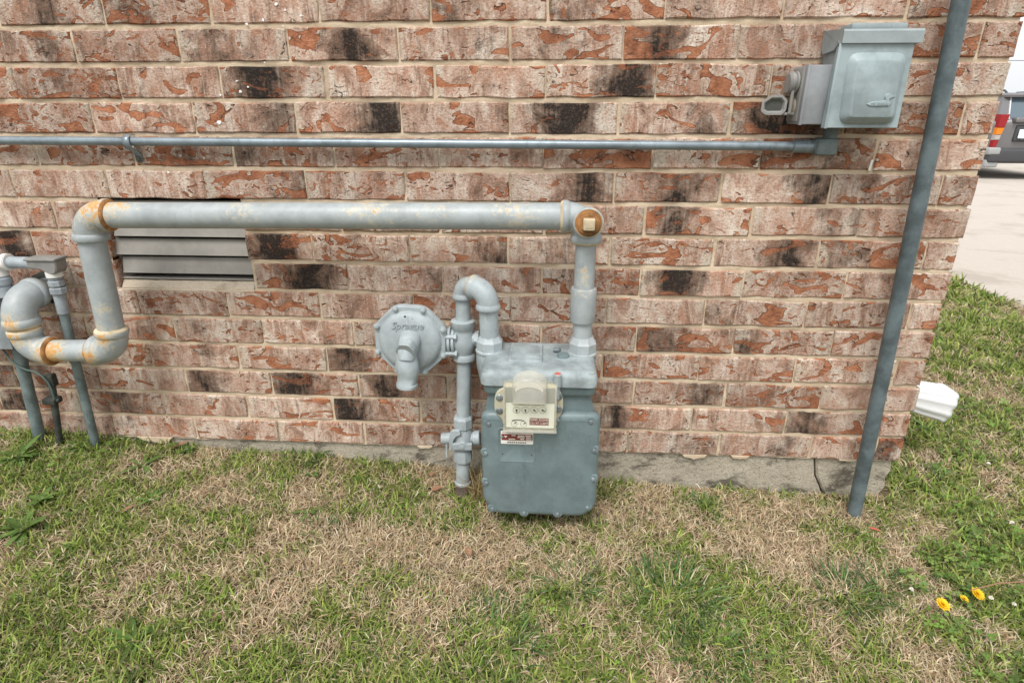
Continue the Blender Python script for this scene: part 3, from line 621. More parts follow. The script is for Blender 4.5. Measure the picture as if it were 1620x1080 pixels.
# ------------------------------------------------------------------ service riser, regulator, inlet piping
sr = thing('service_riser', (-.162, -.115, -.05), 'thin grey gas riser with shutoff valve left of the meter', 'pipe')
T0 = Vector((-.1650, -.120, -.10)); T1 = Vector((-.150, -.078, .41))
rl = lambda z: T0.lerp(T1, (z+.10)/.51)
MB().cyl(rl(.235), rl(.43), .0192, n=24).build('upper_riser', M['reg'], sr)
MB().cyl(rl(.036), rl(.13), .0195, n=24).build('lower_riser', M['reg'], sr)
MB().tube([rl(.04), rl(.038), rl(.03), rl(.018), rl(-.02), rl(-.09)], [.0205, .0218, .0218, .0206, .0208, .0205], 24).build('wrapped_base', mat_paint('dirty_rusted_riser_base', (.17, .135, .105), .8, .3, .5, lump=.6, grime=.6), sr)
MB().tube([rl(.045), rl(.042), rl(.037), rl(.0345)], [.020, .0228, .0228, .020], 24).build('collar', M['reg'], sr)
v0 = rl(.172); vb = MB()
vb.prism(circ(0, 0, .0265, 8, 22.5), rl(.208), X, (0, 1, 0), [(0, -.003), (.004, 0), (.030, 0), (.036, -.004)])
vb.tube([rl(.212), rl(.20), rl(.19), rl(.16), rl(.15), rl(.142)], [.022, .023, .027, .027, .024, .022], 24)
vb.prism(circ(0, 0, .026, 8, 22.5), rl(.105), X, (0, 1, 0), [(0, -.006), (.006, 0), (.032, 0), (.04, -.003)])
vv = vb.build('valve_body', M['reg'], sr, sharp=32)
b = MB(); b.cyl(v0+Vector((-.06, 0, .0)), v0+Vector((.046, 0, .008)), .0165, n=20, bev=.002); b.cyl(v0+Vector((.028, 0, .004)), v0+Vector((.047, 0, .006)), .021, n=20, bev=.002); b.build('valve_key', M['reg'], vv)
b = MB(); b.prism(rpoly([(-.028, -.008), (.026, -.008), (.026, .010), (.012, .010), (.006, .015), (-.004, .015), (-.010, .010), (-.028, .010)], .003, 2), v0+Vector((.002, -.026, -.006)), X, Z, [(-.004, 0), (.006, 0), (.008, -.001)])
b.prism(rpoly([(-.034, -.030), (-.026, -.034), (-.020, .0), (-.012, .012), (.002, .018), (-.004, .030), (-.022, .030), (-.030, .018)], .004, 2), v0+Vector((-.002, -.024, .014)), X, Z, [(-.003, 0), (.005, 0), (.007, -.001)])
b.build('lock_wing', M['reg'], vv)
MB().cyl(v0+Vector((-.044, -.012, -.010)), v0+Vector((-.045, -.014, -.050)), .0035, n=10).build('lock_pin', M['reg'], vv)
MB().lathe(v0+Vector((0, -.032, -.006)), FY, [(0, .008), (.003, .0078), (.004, .005)], 14).build('bolt', M['reg'], vv)
# regulator
rg = thing('gas_regulator', (-.285, -.10, .45), 'pale octagonal gas regulator with bolted disc and vent spout beside the riser', 'regulator')
cx, cz = -.2825, .4635; tl = Matrix.Rotation(R(3), 3, 'Y')
oc8 = [(cx+.0995*math.cos(R(22.5+45*k-2)), cz+.1*math.sin(R(22.5+45*k-2))) for k in range(8)]
b = MB(); b.prism(rpoly(oc8, .018, 4), (0, -.088, 0), X, Z, [(0, -.004), (.003, 0), (.018, 0), (.022, -.003)])
b.lathe((cx, -.108, cz), FY, [(0, .0815), (.003, .0805), (.010, .077), (.0145, .071), (.0175, .060), (.019, .04), (.0195, .001)], 48); disc = b.build('diaphragm_case', M['reg'], rg, sharp=40)
for x, z in oc8:
    p = Vector((cx+(x-cx)*.92, 0, cz+(z-cz)*.92)); MB().lathe((p.x, -.109, p.z), FY, [(0, .0085), (.002, .0082), (.0023, .0063), (.0085, .0058), (.010, .003)], 12).build('bolt', M['reg'], disc)
MB().lathe((cx, -.09, cz), (0, 1, 0), [(0, .075), (.012, .07), (.03, .045), (.05, .04), (.052, .03)], 36).build('rear_housing', M['reg'], rg)
b = MB(); b.tube([(cx+.005, -.122, cz+.012), (cx+.004, -.140, cz+.006), (cx+.002, -.158, cz-.012), (cx+.001, -.166, cz-.030)], [.027, .026, .024, .020], 24)
b.tube([(cx-.002, -.150, cz-.018), (cx-.001, -.156, cz-.045), (cx+.001, -.157, cz-.060), (cx+.0, -.158, cz-.072), (cx-.003, -.159, cz-.094), (cx-.003, -.159, cz-.096), (cx-.0035, -.159, cz-.104)], [.024, .0295, .0295, .0255, .0250, .0275, .0270], 24)
b.build('vent_spout', M['reg'], rg, sharp=55)
MB().tube([(cx-.0035, -.159, cz-.1045), (cx-.0036, -.159, cz-.1052)], [.022, .022], 20).build('spout_opening', M['dark'], rg)
Rc = Matrix.Rotation(R(28), 3, 'Y') @ Matrix.Rotation(R(-58), 3, 'X')
b = MB(); hexa = rpoly([(.029*math.cos(R(60*k+30))*.80, .033*math.sin(R(60*k+30))) for k in range(6)], .008, 3); o0 = Vector((cx+.003, -.160, cz-.002))
b.prism(hexa, o0, Rc @ Vector(X), Rc @ Vector((0, 1, 0)), [(-.012, .002), (.010, 0), (.014, -.003), (.0165, -.010)]); cap = b.build('adjusting_cap', M['reg'], rg, sharp=30)
for q in (-.006, .006):
    MB().lathe(o0+(Rc @ Vector((q, -.019+abs(q), .0145))), Rc @ Vector((0, 0, 1)), [(0, .0038), (.002, .0036), (.0022, .0022)], 10).build('cap_screw', M['bolt'], cap)
lettering('Sprague', .026, (cx-.002, -.1275, cz+.047), M['reg'], disc, .0013, .35, name='embossed_script')
MB().box((cx-.010, -.1290, cz+.0305), (cx+.012, -.1265, cz+.033), .0004).build('embossed_line', M['reg'], disc)
for (x, z) in ((-.006, .070), (.012, .063)): MB().lathe((cx+x, -.1225, cz+z), FY, [(0, .0026), (.0016, .0022)], 8).build('paint_chip', M['dark'], disc)
b = MB(); b.cyl((-.235, -.075, .448), (-.165, -.076, .457), .027, n=24)
for x in (-.190, -.1795): b.lathe((x, -.076, .454), X, [(0, .034), (.001, .0365), (.0068, .0365), (.0078, .034)], 28)
b.build('side_flange', M['reg'], rg)
for dz, dy in ((.022, -.028), (-.024, -.028)):
    b = MB(); b.cyl((-.197, -.076+dy, .452+dz), (-.164, -.076+dy, .452+dz), .0062, n=10, bev=.001); b.lathe((-.170, -.076+dy, .452+dz), X, [(0, .0095), (.006, .0095), (.0075, .007)], 6); b.build('flange_bolt', M['reg'], rg)
ip = thing('inlet_pipe', (-.148, -.08, .41), 'pale tee and double elbow arching from the regulator to the meter', 'pipe')
b = MB(); b.lathe((-.1505, -.077, .402), Z, [(0, .027), (.002, .0300), (.014, .0305), (.019, .026), (.03, .0285), (.045, .032), (.060, .0315), (.078, .027), (.087, .026), (.092, .0305), (.108, .031), (.1105, .028)], 28)
b.build('tee_body', M['reg'], ip, sharp=50)
b = MB(); b.cyl((-.15, -.078, .458), (-.112, -.080, .462), .017, n=18); b.prism(circ(0, 0, .021, 6, 0), (-.120, -.080, .462), (0, 1, 0), Z, [(0, 0), (.010, 0), (.012, -.003)]); b.build('side_plug', M['reg'], ip)
MB().cyl((-.150, -.077, .50), (-.148, -.077, .57), .0190, n=24).build('nipple', M['reg'], ip)
RI = [((-.12, -.10, .625), .035, .55), ((-.079, -.12, .51), .03, .4)]
Cc1 = Vector((-.148, -.077, .607)); Cc2 = Vector((-.081, -.113, .601)); dd = (Cc2-Cc1).normalized()
elbow(ip, Cc1, Z, dd, .0240, .0272, .027, .010, mat='reg', rust=RI)
elbow(ip, Cc2, dd, (0, 0, -1), .0275, .0310, .036, .011, mat='reg', rust=RI, rings=('rusty_cream', None))
MB().cyl((-.0805, -.113, .57), (-.079, -.111, .47), .0238, n=24).build('nipple', M['reg'], ip)
union_nut(-.079, PY, .440, .484, .0345, ip, 'reg')

# ------------------------------------------------------------------ slim conduit along the wall, with strap and pull elbow
tc = thing('slim_conduit', (-.3, -.022, .935), 'slim galvanised conduit running level across the bricks above the gas pipe', 'conduit')
MB().cyl((-1.80, -.022, .943), (.640, -.022, .933), .0103, n=20, step=.05).build('tube', M['emt'], tc)
MB().lathe((.622, -.022, .933), X, [(0, .0125), (.001, .0145), (.030, .0145), (.031, .0155), (.036, .0155), (.037, .0145), (.05, .0145), (.052, .012)], 22).build('coupling', M['emt'], tc)
b = MB(); b.tube([(.668, -.024, .933)]+arc((.700, -.026, .933), X, Z, .022, 8)+[(.700, -.028, .985)], .0150, 20); b.box((.668, -.046, .914), (.716, -.004, .952), .008); b.build('pull_elbow', M['pvc2'], tc)
b = MB(); sx_ = -.972
st_ = [(sx_+.003*math.sin(t*2), -.022-.0145*math.cos(R(t*180-20)), .9375+.0145*math.sin(R(t*180-20))) for t in [i/8 for i in range(9)]]
prof = [(-.006, .955), (-.022, .9555), (-.0355, .948), (-.0375, .937), (-.034, .926), (-.018, .918), (-.005, .908), (-.004, .892)]
for i, (y, z) in enumerate(prof): w = .0085 if i < 5 else .0075; b.v += [(sx_-w+.0015*i*.3, y, z), (sx_+w+.0015*i*.6, y, z)]
b.f += [(2*i, 2*i+1, 2*i+3, 2*i+2) for i in range(len(prof)-1)]
so = b.build('strap', M['emt'], tc); md = so.modifiers.new('thick', 'SOLIDIFY'); md.thickness = .0018
MB().lathe((sx_+.004, -.003, .897), FY, [(0, .0085), (.002, .0085), (.0025, .005), (.005, .0045), (.006, .002)], 14).build('strap_screw', M['rod'], tc)

# ------------------------------------------------------------------ power panel and outlet box
pn = thing('power_panel', (.73, 0, .975), 'galvanised hooded power panel box with embossed duck on its door', 'electrical box')
MB().box((.664, -.078, .979), (.812, -.0, 1.150), .002).build('case', M['panelhood'], pn)
b = MB(); side = [(0, 1.172), (-.100, 1.164), (-.103, 1.160), (-.103, 1.138), (-.082, 1.138), (-.070, 1.128), (-.018, 1.124), (-.004, 1.134), (-.002, 1.172)]
xl, xr = .6555, .8145
b.v = [(xl, y, z) for y, z in side]+[(xr, y, z) for y, z in side]; n_ = len(side)
b.f = [tuple(range(n_)), tuple(range(2*n_-1, n_-1, -1))]+[(j, n_+j, n_+(j+1) % n_, (j+1) % n_) for j in range(n_)]
b.build('hood', M['panelhood'], pn, sharp=25)
MB().box((.688, -.06, 1.166), (.802, -.004, 1.180), .003).build('hub_plate', M['panelhood'], pn)
MB().cyl((.6535, -.085, 1.1395), (.657, -.085, 1.1395), .005, n=12).build('hinge_pin', M['bolt'], pn)
dp = [(.6535, .9745), (.8065, .9745), (.8035, 1.139), (.6565, 1.139)]
door = MB().prism(dp, (0, -.079, 0), X, Z, [(0, 0), (.0165, 0), (.018, -.001)]).build('door', M['panel'], pn, sharp=30)
b = MB(); rp_ = rpoly([(.680, .981), (.797, .981), (.793, 1.121), (.6745, 1.121)], .024, 6)
b.prism(rp_, (0, -.0975, 0), X, Z, [(-.001, .0), (.0, -.0005), (.004, -.004), (.010, -.012), (.0125, -.0145), (.0135, -.0165)])
for i, v in enumerate(b.v):      # the raised panel is deepest along its foot
    k = max(0, min(1, (1.121-v[2])/.14)); b.v[i] = (v[0], -.0972+(v[1]+.0972)*(.55+.9*k), v[2])
b.build('raised_panel', M['panel'], door, sharp=60)
MB().box((.6525, -.0985, .9735), (.659, -.096, 1.138), .001).build('door_edge', M['panel'], door)
dk = [(815, 650), (842, 664), (880, 668), (1015, 665), (1032, 650), (1030, 632), (1012, 612), (1018, 603), (1036, 594), (1064, 585), (1034, 574), (1022, 562), (1000, 557), (980, 565), (970, 585), (975, 602), (982, 614), (960, 622), (880, 626), (850, 634)]
du = [(.7235+(x-815)/247*.0545, 1.0205-(y-655)/247*.0560) for x, y in dk]
face = lambda z: -.0972-.0133*(.55+.9*(1.121-z)/.14)
b = MB(); b.prism(du, (0, 0, 0), X, Z, [(-.004, .001), (.0022, 0), (.0032, -.0008)])
for i, v in enumerate(b.v): b.v[i] = (v[0], face(v[2])+v[1], v[2])
duck = b.build('duck_emblem', M['panel'], door, sharp=30)
lettering('MILBANK', .0085, (.7490, face(1.0215)-.0034, 1.0215), M['panelhood'], duck, .0008, 0, 0, 'embossed_name')
ob = thing('outlet_box', (.635, 0, .98), 'grey weatherproof outlet box with open flip cover beside the power panel', 'outlet')
MB().box((.607, -.076, .981), (.664, -.0, 1.100), .003).build('box', M['outlet'], ob)
MB().box((.6055, -.079, .9795), (.612, -.070, 1.1015), .0015).build('front_lip', M['outlet'], ob)
MB().box((.602, -.066, .987), (.608, -.008, 1.095), .002).build('cover_plate', M['greybox'], ob)
MB().lathe((.604, -.036, 1.018), (-1, 0, 0), [(0, .018), (.002, .0178), (.003, .016)], 20).build('receptacle', M['ivory'], ob)
b = MB(); b.lathe((.602, -.038, 1.066), (-1, 0, 0), [(0, .020), (.002, .024), (.006, .024), (.007, .021), (.010, .021), (.011, .0235), (.016, .0230), (.020, .019), (.021, .002)], 24); b.build('round_cap', M['greybox'], ob)
MB().cyl((.5915, -.052, 1.052), (.5915, -.052, 1.003), .0038, n=10).build('hinge_pin', M['greybox'], ob)
flp = MB(); cf = [(x, z) for x, z in rpoly([(-.027, -.012), (-.016, -.020), (.018, -.020), (.025, -.011), (.025, .010), (.014, .021), (-.010, .021), (-.027, .008)], .003, 2)]
Rf = Matrix.Rotation(R(-12), 3, 'Z'); flp.prism(cf, (.5585, -.048, 1.0205), Rf @ Vector(X), Z, [(-.013, -.006), (-.010, -.002), (-.002, 0), (0, 0), (0, -.005), (-.006, -.0075), (-.0085, -.010)])
flo = flp.build('flip_cover', M['greybox'], ob, sharp=30)
MB().prism([(x*.70, z*.70) for x, z in cf], (.5585, -.048, 1.0205), Rf @ Vector(X), Z, [(-.0088, 0), (-.0070, 0)]).build('cover_recess_shade', M['rod'], flo)  # dark plate puts shade into the hollow of the open cover
MB().box((.580, -.050, 1.000), (.604, -.044, 1.006), .001).build('hinge_arm', M['greybox'], ob)

# ------------------------------------------------------------------ tall conduit at the corner
bc = thing('tall_conduit', (.935, -.075, -.05), 'tall weathered blue grey conduit standing near the house corner', 'conduit')
P0 = Vector((.9375, -.082, -.12)); P1 = Vector((.8988, -.052, 1.24)); P1 = P0+(P1-P0)*1.55
MB().tube([P0.lerp(P1, i/40) for i in range(41)], .0180, 28, ).build('tube', M['pvc'], bc)

# ------------------------------------------------------------------ electrical runs by the left elbow
lc = thing('elbowed_conduit', (-1.27, -.05, .05), 'grey conduit rising to a plastic pull body behind the gas pipe loop', 'conduit')
MB().cyl((-1.276, -.048, -.02), (-1.2415, -.052, .565), .0118, n=20).build('tube', M['pvc2'], lc)
b = MB(); b.cyl((-1.2445, -.052, .50), (-1.2405, -.052, .585), .0142, n=20); b.build('sleeve', M['lgrey'], lc)
b = MB()
for z0, z1, r in ((.555, .573, .0205), (.576, .592, .0195), (.592, .600, .0165)): b.prism(circ(0, 0, r, 8, 10), (-1.2395, -.052, z0), X, (0, 1, 0), [(0, -.002), (.002, 0), (z1-z0-.002, 0), (z1-z0, -.002)])
b.build('compression_nut', M['lgrey'], lc, sharp=30)
MB().lathe((-1.2385, -.052, .600), Z, [(0, .017), (.002, .0195), (.016, .0195), (.018, .017)], 20).build('tape_wrap', M['whitetape'], lc)
b = MB(); b.prism(rpoly([(-1.290, .628), (-1.252, .6235), (-1.240, .612), (-1.220, .612), (-1.212, .622), (-1.209, .648), (-1.290, .6485)], .006, 3), (0, -.032, 0), X, Z, [(0, -.003), (.003, 0), (.037, 0), (.040, -.003)])
b.cyl((-1.2375, -.052, .616), (-1.2375, -.052, .628), .018, n=20); lb = b.build('pull_body', M['greybox'], lc, sharp=35)
b = MB(); b.box((-1.293, -.076, .6465), (-1.207, -.029, .6545), .0035); b.build('pull_body_cover', M['greybox'], lb)
b = MB(); b.cyl((-1.385, -.052, .6385), (-1.283, -.052, .6375), .0155, n=20); b.build('branch_tube', M['lgrey'], lc)
b = MB(); b.tube([(-1.352, -.052, .639)]+arc((-1.392, -.052, .639), (-1, 0, 0), (0, 0, -1), .025, 8)+[(-1.392, -.052, .602)], .0205, 20); b.lathe((-1.353, -.052, .639), (-1, 0, 0), [(0, .020), (.001, .0225), (.012, .0225), (.014, .02)], 20); b.build('white_elbow', M['whitetape'], lc)
b = MB(); b.lathe((-1.392, -.052, .545), Z, [(0, .019), (.001, .0225), (.026, .0225), (.027, .0195), (.033, .0195), (.034, .0235), (.050, .0235), (.052, .020), (.06, .020)], 20); b.build('fitting', M['lgrey'], lc)
jb = thing('junction_box', (-1.47, -.03, .40), 'plain pale grey junction box at the wall left of the pipe elbow', 'electrical box')
MB().box((-1.56, -.075, .405), (-1.402, -.002, .550), .006).build('case', M['lgrey'], jb)
MB().box((-1.565, -.080, .400), (-1.398, -.0745, .555), .002).build('cover', M['lgrey'], jb)
c2 = thing('stub_conduit', (-1.45, -.045, .05), 'dull green grey conduit from the lawn up into the junction box', 'conduit')
MB().cyl((-1.4545, -.045, -.03), (-1.4185, -.042, .41), .0153, n=22).build('tube', M['pvc2'], c2)
MB().lathe((-1.419, -.042, .393), Z, [(0, .019), (.001, .022), (.012, .022), (.013, .02)], 20).build('connector', M['pvc2'], c2)
gr = thing('ground_rod', (-1.385, -.055, .05), 'thin dark corroded grounding rod clamped to a green wire', 'rod')
MB().cyl((-1.392, -.06, -.03), (-1.3355, -.055, .315), .0088, n=14).build('rod', M['rod'], gr)
b = MB(); b.box((-1.368, -.078, .228), (-1.330, -.046, .246), .003); b.cyl((-1.372, -.066, .237), (-1.322, -.066, .239), .006, n=10); b.build('clamp', M['rod'], gr)
MB().box((-1.350, -.066, .280), (-1.326, -.046, .318), .004).build('rod_cap', M['rod'], gr)
wp = [(-1.50, -.05, .46), (-1.475, -.052, .432), (-1.4587, -.055, .4114), (-1.446, -.06, .385), (-1.437, -.062, .364), (-1.415, -.064, .342), (-1.391, -.066, .332), (-1.368, -.068, .330), (-1.3488, -.07, .3174), (-1.336, -.070, .298), (-1.3324, -.070, .278), (-1.333, -.070, .240)]
MB().tube(wp, .0028, 10).build('wire', M['wire'], gr)

# ------------------------------------------------------------------ downspout behind the corner
dn = thing('downspout', (1.115, .24, 0), 'white ribbed vinyl downspout elbow poking out past the house corner', 'downspout')
def dsec(c, U, V, w, h):
    o = []
    for k in range(64):
        t = 2*math.pi*k/64; ct, st_ = math.cos(t), math.sin(t); u = math.copysign(abs(ct)**.35, ct); v = math.copysign(abs(st_)**.6, st_)
        g = 1-.10*(.5+.5*math.cos(v*3*math.pi)) if abs(u) > .75 else 1
        o.append(Vector(c)+U*(w/2*u*g)+V*(h/2*v))
    return o
def loft(secs):
    n = len(secs[0]); b = MB(); b.v = [tuple(p) for s in secs for p in s]
    b.f = [(i*n+k, i*n+(k+1) % n, (i+1)*n+(k+1) % n, (i+1)*n+k) for i in range(len(secs)-1) for k in range(n)]+[tuple(range(n-1, -1, -1))]; return b
UY = Vector((0, 1, 0)); dsx, dsy = 1.113, .215
loft([dsec((dsx, dsy, 2.4), UY, Vector((1, 0, 0)), .085, .062), dsec((dsx, dsy, .26), UY, Vector((1, 0, 0)), .085, .062)]).build('drop', M['white'], dn, sharp=60)
secs = []; K = 24
for i in range(K+1):
    a = R(78*i/K); c = Vector((dsx+.078*(1-math.cos(a)), dsy, .258-.078*math.sin(a)+.012)); rib = 1+(-.07 if i in (11, 12, 17, 18) else .03 if i in (10, 13, 16, 19) else 0)
    secs.append(dsec(c, UY, Vector((math.cos(a), 0, math.sin(a))), .086*rib, .066*rib))
dirv = Vector((math.sin(R(78)), 0, -math.cos(R(78)))); c0 = Vector((dsx+.078*(1-math.cos(R(78))), dsy, .258-.078*math.sin(R(78))+.012))
el_ = loft(secs).build('ribbed_elbow', M['white'], dn, sharp=50)
vv_ = Vector((math.cos(R(78)), 0, math.sin(R(78))))
sp = loft([dsec(c0+dirv*t, UY, vv_, w, h) for t, w, h in ((-.004, .088, .070), (.0, .092, .074), (.05, .100, .088), (.112, .106, .096), (.118, .110, .101), (.128, .110, .101))]).build('flared_end', M['white'], dn, sharp=50)
md = sp.modifiers.new('thick', 'SOLIDIFY'); md.thickness = .002

# ------------------------------------------------------------------ parked car on the driveway
M['carpaint'] = mat_plain('silver_grey_car_paint', (.19, .186, .19), .28, .3, .5, .03, 8, .0); M['cartrim'] = mat_plain('dark_bumper_plastic', (.06, .062, .066), .55, nz=.05)
M['carlow'] = mat_plain('pale_bumper_skirt', (.33, .34, .34), .4, nz=.05); M['carglass'] = mat_plain('tinted_car_glass', (.10, .14, .17), .08, .0, .8, .03, 5, .0)
M['lampred'] = mat_plain('red_tail_lens', (.30, .018, .022), .15, nz=.05); M['lampamb'] = mat_plain('amber_lens', (.70, .22, .02), .15, nz=.05); M['lampwht'] = mat_plain('clear_lens', (.42, .38, .36), .15, nz=.1)
M['tyre'] = mat_plain('tyre_rubber', (.02, .02, .02), .8); M['rim'] = mat_plain('alloy_rim', (.45, .46, .47), .35, .6); M['plate'] = mat_plain('licence_plate', (.70, .78, .84), .5, nz=.04)
M['chrome'] = mat_plain('bright_trim', (.72, .73, .74), .25, .3)
car = thing('parked_car', (8.90, 12.2, -.15), 'silver grey hatchback with tall red and amber tail lamp parked on the driveway', 'car')
cx0, cx1, cy0, gz_ = 8.0, 9.8, 10.04, -.15
def cbody(side, x0, x1, mat, name, inset):
    b = MB(); b.prism([(y, z) for y, z in side], ((x0+x1)/2, cy0, gz_), (0, 1, 0), Z, [(-(x1-x0)/2, -inset), (-(x1-x0)/2+inset*1.2, 0), ((x1-x0)/2-inset*1.2, 0), ((x1-x0)/2, -inset)]); return b.build(name, M[mat], car, sharp=40)
cbody(rpoly([(.06, .28), (4.35, .28), (4.42, .55), (4.30, .78), (3.2, .93), (2.9, .98), (.10, 1.07), (.03, .98), (.05, .58)], .09, 4), cx0, cx1, 'carpaint', 'body', .07)
b = MB(); lo_ = [(cx0+.05, .08), (cx1-.05, .08), (cx1-.05, 3.15), (cx0+.05, 3.15)]; up_ = [(cx0+.20, .32), (cx1-.20, .32), (cx1-.20, 2.1), (cx0+.20, 2.1)]
b.v = [(x, cy0+y, gz_+1.03) for x, y in lo_]+[(x, cy0+y, gz_+1.44) for x, y in up_]; b.f = [(0, 1, 2, 3), (4, 5, 6, 7)]+[(i, (i+1) % 4, 4+(i+1) % 4, 4+i) for i in range(4)]; b.build('cabin_glass', M['carglass'], car, smooth=False)
MB().prism(rrect(cx0+.17, cx1-.17, .20, 2.15, .12, 4), (0, cy0, gz_), X, (0, 1, 0), [(1.405, 0), (1.44, .01), (1.47, -.04), (1.48, -.12)]).build('roof', M['carpaint'], car)
for xa, xb in ((cx0+.05, cx0+.20), (cx1-.05, cx1-.20)):
    b = MB(); sg = 1 if xb > xa else -1
    b.v = [(xa-.012*sg, cy0+.065, gz_+1.03), (xa+.16*sg, cy0+.065, gz_+1.03), (xb+.10*sg, cy0+.30, gz_+1.44), (xb-.012*sg, cy0+.30, gz_+1.44), (xa-.012*sg, cy0+.35, gz_+1.03), (xa+.16*sg, cy0+.35, gz_+1.03), (xb+.10*sg, cy0+.55, gz_+1.44), (xb-.012*sg, cy0+.55, gz_+1.44)]
    b.f = [(0, 1, 2, 3), (4, 5, 6, 7), (0, 1, 5, 4), (3, 2, 6, 7), (0, 3, 7, 4), (1, 2, 6, 5)]; b.build('rear_pillar', M['carpaint'], car, smooth=False)
    MB().tube([(xa+.165*sg, cy0+.055, gz_+1.035), (xb+.105*sg, cy0+.288, gz_+1.425)], .012, 8).build('window_trim', M['chrome'], car)
MB().box((cx0+.22, cy0+.28, gz_+1.405), (cx1-.22, cy0+.31, gz_+1.43), .01).build('window_trim', M['chrome'], car)
for x in (cx0+.28, cx1-.28): MB().tube([(x, cy0+.35, gz_+1.46), (x, cy0+.45, gz_+1.52), (x, cy0+1.9, gz_+1.52), (x, cy0+2.0, gz_+1.46)], .018, 8).build('roof_rail', M['cartrim'], car)
for sg, xa in ((1, cx0), (-1, cx1)):
    L_ = MB(); 
    for nm, z0, z1, mt_ in (('red_lens', .90, 1.12, 'lampred'), ('amber_lens', .78, .90, 'lampamb'), ('clear_lens', .69, .78, 'lampwht'), ('red_lens', .55, .69, 'lampred')):
        w = lambda z: .04+.09*(z-.55)/.57
        b = MB(); f_ = [(xa+.03*sg, z0+gz_), (xa+(.06+w(z0))*sg, z0+gz_), (xa+(.06+w(z1))*sg, z1+gz_), (xa+.03*sg, z1+gz_)]
        if sg < 0: f_ = f_[::-1]
        b.prism(f_, (0, cy0+.35, 0), X, Z, [(0, 0), (.325, 0), (.345, -.006)])
        if nm == 'red_lens' and z0 > .8: tl_ = b.build('tail_lamp', M[mt_], car)
        else: b.build(nm, M[mt_], tl_)
MB().box((cx0-.02, cy0-.06, gz_+.30), (cx1+.02, cy0+.35, gz_+.55), .05, 3).build('bumper', M['cartrim'], car)
MB().box((cx0-.05, cy0-.07, gz_+.44), (cx0+.16, cy0+.40, gz_+.565), .03, 3).build('bumper_corner', M['carlow'], car)
MB().box((cx0-.03, cy0-.03, gz_+.22), (cx0+.20, cy0+.5, gz_+.36), .03, 3).build('bumper_skirt', M['carlow'], car)
MB().box((cx0+.36, cy0+.0, gz_+.66), (cx1-.36, cy0+.06, gz_+.94), .03, 3).build('tailgate_recess', M['cartrim'], car)
MB().box((cx0+.46, cy0-.022, gz_+.70), (cx0+1.34, cy0-.008, gz_+.88), .004).build('plate_panel', M['carpaint'], car)
MB().box((cx0+.40, cy0-.030, gz_+.72), (cx0+.71, cy0-.018, gz_+.87), .004).build('licence_plate', M['plate'], car)
MB().box((cx0+.28, cy0-.05, gz_+.98), (cx1-.28, cy0+.12, gz_+1.07), .03, 3).build('tailgate_handle', M['carpaint'], car)
for sg, xa in ((1, cx0), (-1, cx1)):
    for y in (.85, 3.5):
        w = MB().lathe((xa-.01*sg, cy0+y, gz_+.31), (sg, 0, 0), [(0, .20), (.01, .29), (.03, .31), (.18, .31), (.2, .28)], 28).build('wheel', M['tyre'], car)
        MB().lathe((xa-.015*sg, cy0+y, gz_+.31), (sg, 0, 0), [(0, .05), (.012, .19), (.02, .20)], 20).build('rim', M['rim'], w)

# ------------------------------------------------------------------ grass, clover, weeds
def np_mesh(name, V, quads, tris, cols, mat, label=None, cat=None):
    me = bpy.data.meshes.new(name); nv = len(V); nq = len(quads); nt = len(tris)
    me.vertices.add(nv); me.vertices.foreach_set('co', V.astype(np.float32).ravel())
    loops = np.concatenate([quads.ravel(), tris.ravel()]).astype(np.int32)
    me.loops.add(len(loops)); me.loops.foreach_set('vertex_index', loops)
    st = np.concatenate([np.arange(nq)*4, nq*4+np.arange(nt)*3]).astype(np.int32)
    me.polygons.add(nq+nt); me.polygons.foreach_set('loop_start', st)
    me.update(calc_edges=True); me.validate()
    a = me.attributes.new('Col', 'FLOAT_COLOR', 'POINT'); a.data.foreach_set('color', np.concatenate([cols, np.ones((nv, 1))], 1).astype(np.float32).ravel())
    me.shade_smooth(); me.materials.append(mat); o = bpy.data.objects.new(name, me); COL.objects.link(o)
    return o
TT = np.array([0, .38, .72, 1.0]); WW = np.array([.8, 1, .7, 0])
def blades(x, y, z, L, W, az, lean, col, curl=1.0, tipc=None):
    n = len(x); d = np.stack([np.cos(az), np.sin(az), 0*az], 1); tw = az+np.pi/2+rng.normal(0, .5, n)
    s = np.stack([np.cos(tw), np.sin(tw), rng.normal(0, .35, n)], 1); B = np.stack([x, y, z], 1)
    V = np.zeros((n, 7, 3)); C = np.zeros((n, 7, 3)); up = np.array([0, 0, 1.])
    side = rng.normal(0, .16, n)[:, None]*np.stack([-np.sin(az), np.cos(az), 0*az], 1)
    for k in range(4):
        t = TT[k]; th = lean*(.45+.75*t*curl); ce = B+d*(L*t*np.sin(th))[:, None]+up*(L*t*np.cos(th))[:, None]+side*(L*t*t)[:, None]
        cc = col if tipc is None else col*(1-t*t)[..., None]+tipc*(t*t)[..., None] if False else (col if tipc is None else col*(1-t*t)+tipc*(t*t))
        cc = cc*(.72+.28*min(1, t*1.8+.25)) if False else cc
        if k < 3: V[:, 2*k] = ce-s*(W*WW[k]/2)[:, None]; V[:, 2*k+1] = ce+s*(W*WW[k]/2)[:, None]; C[:, 2*k] = cc; C[:, 2*k+1] = cc
        else: V[:, 6] = ce; C[:, 6] = cc
    b = (np.arange(n)*7)[:, None]
    q = np.concatenate([b+np.array([[0, 1, 3, 2]]), b+np.array([[2, 3, 5, 4]])]); t3 = b+np.array([[4, 5, 6]])
    return V.reshape(-1, 3), q, t3, C.reshape(-1, 3)
def join(parts):
    Vs, Qs, Ts, Cs = [], [], [], []; b = 0
    for V, q, t, c in parts: Vs.append(V); Qs.append(q+b); Ts.append(t+b); Cs.append(c); b += len(V)
    return np.concatenate(Vs), np.concatenate(Qs), np.concatenate(Ts), np.concatenate(Cs)
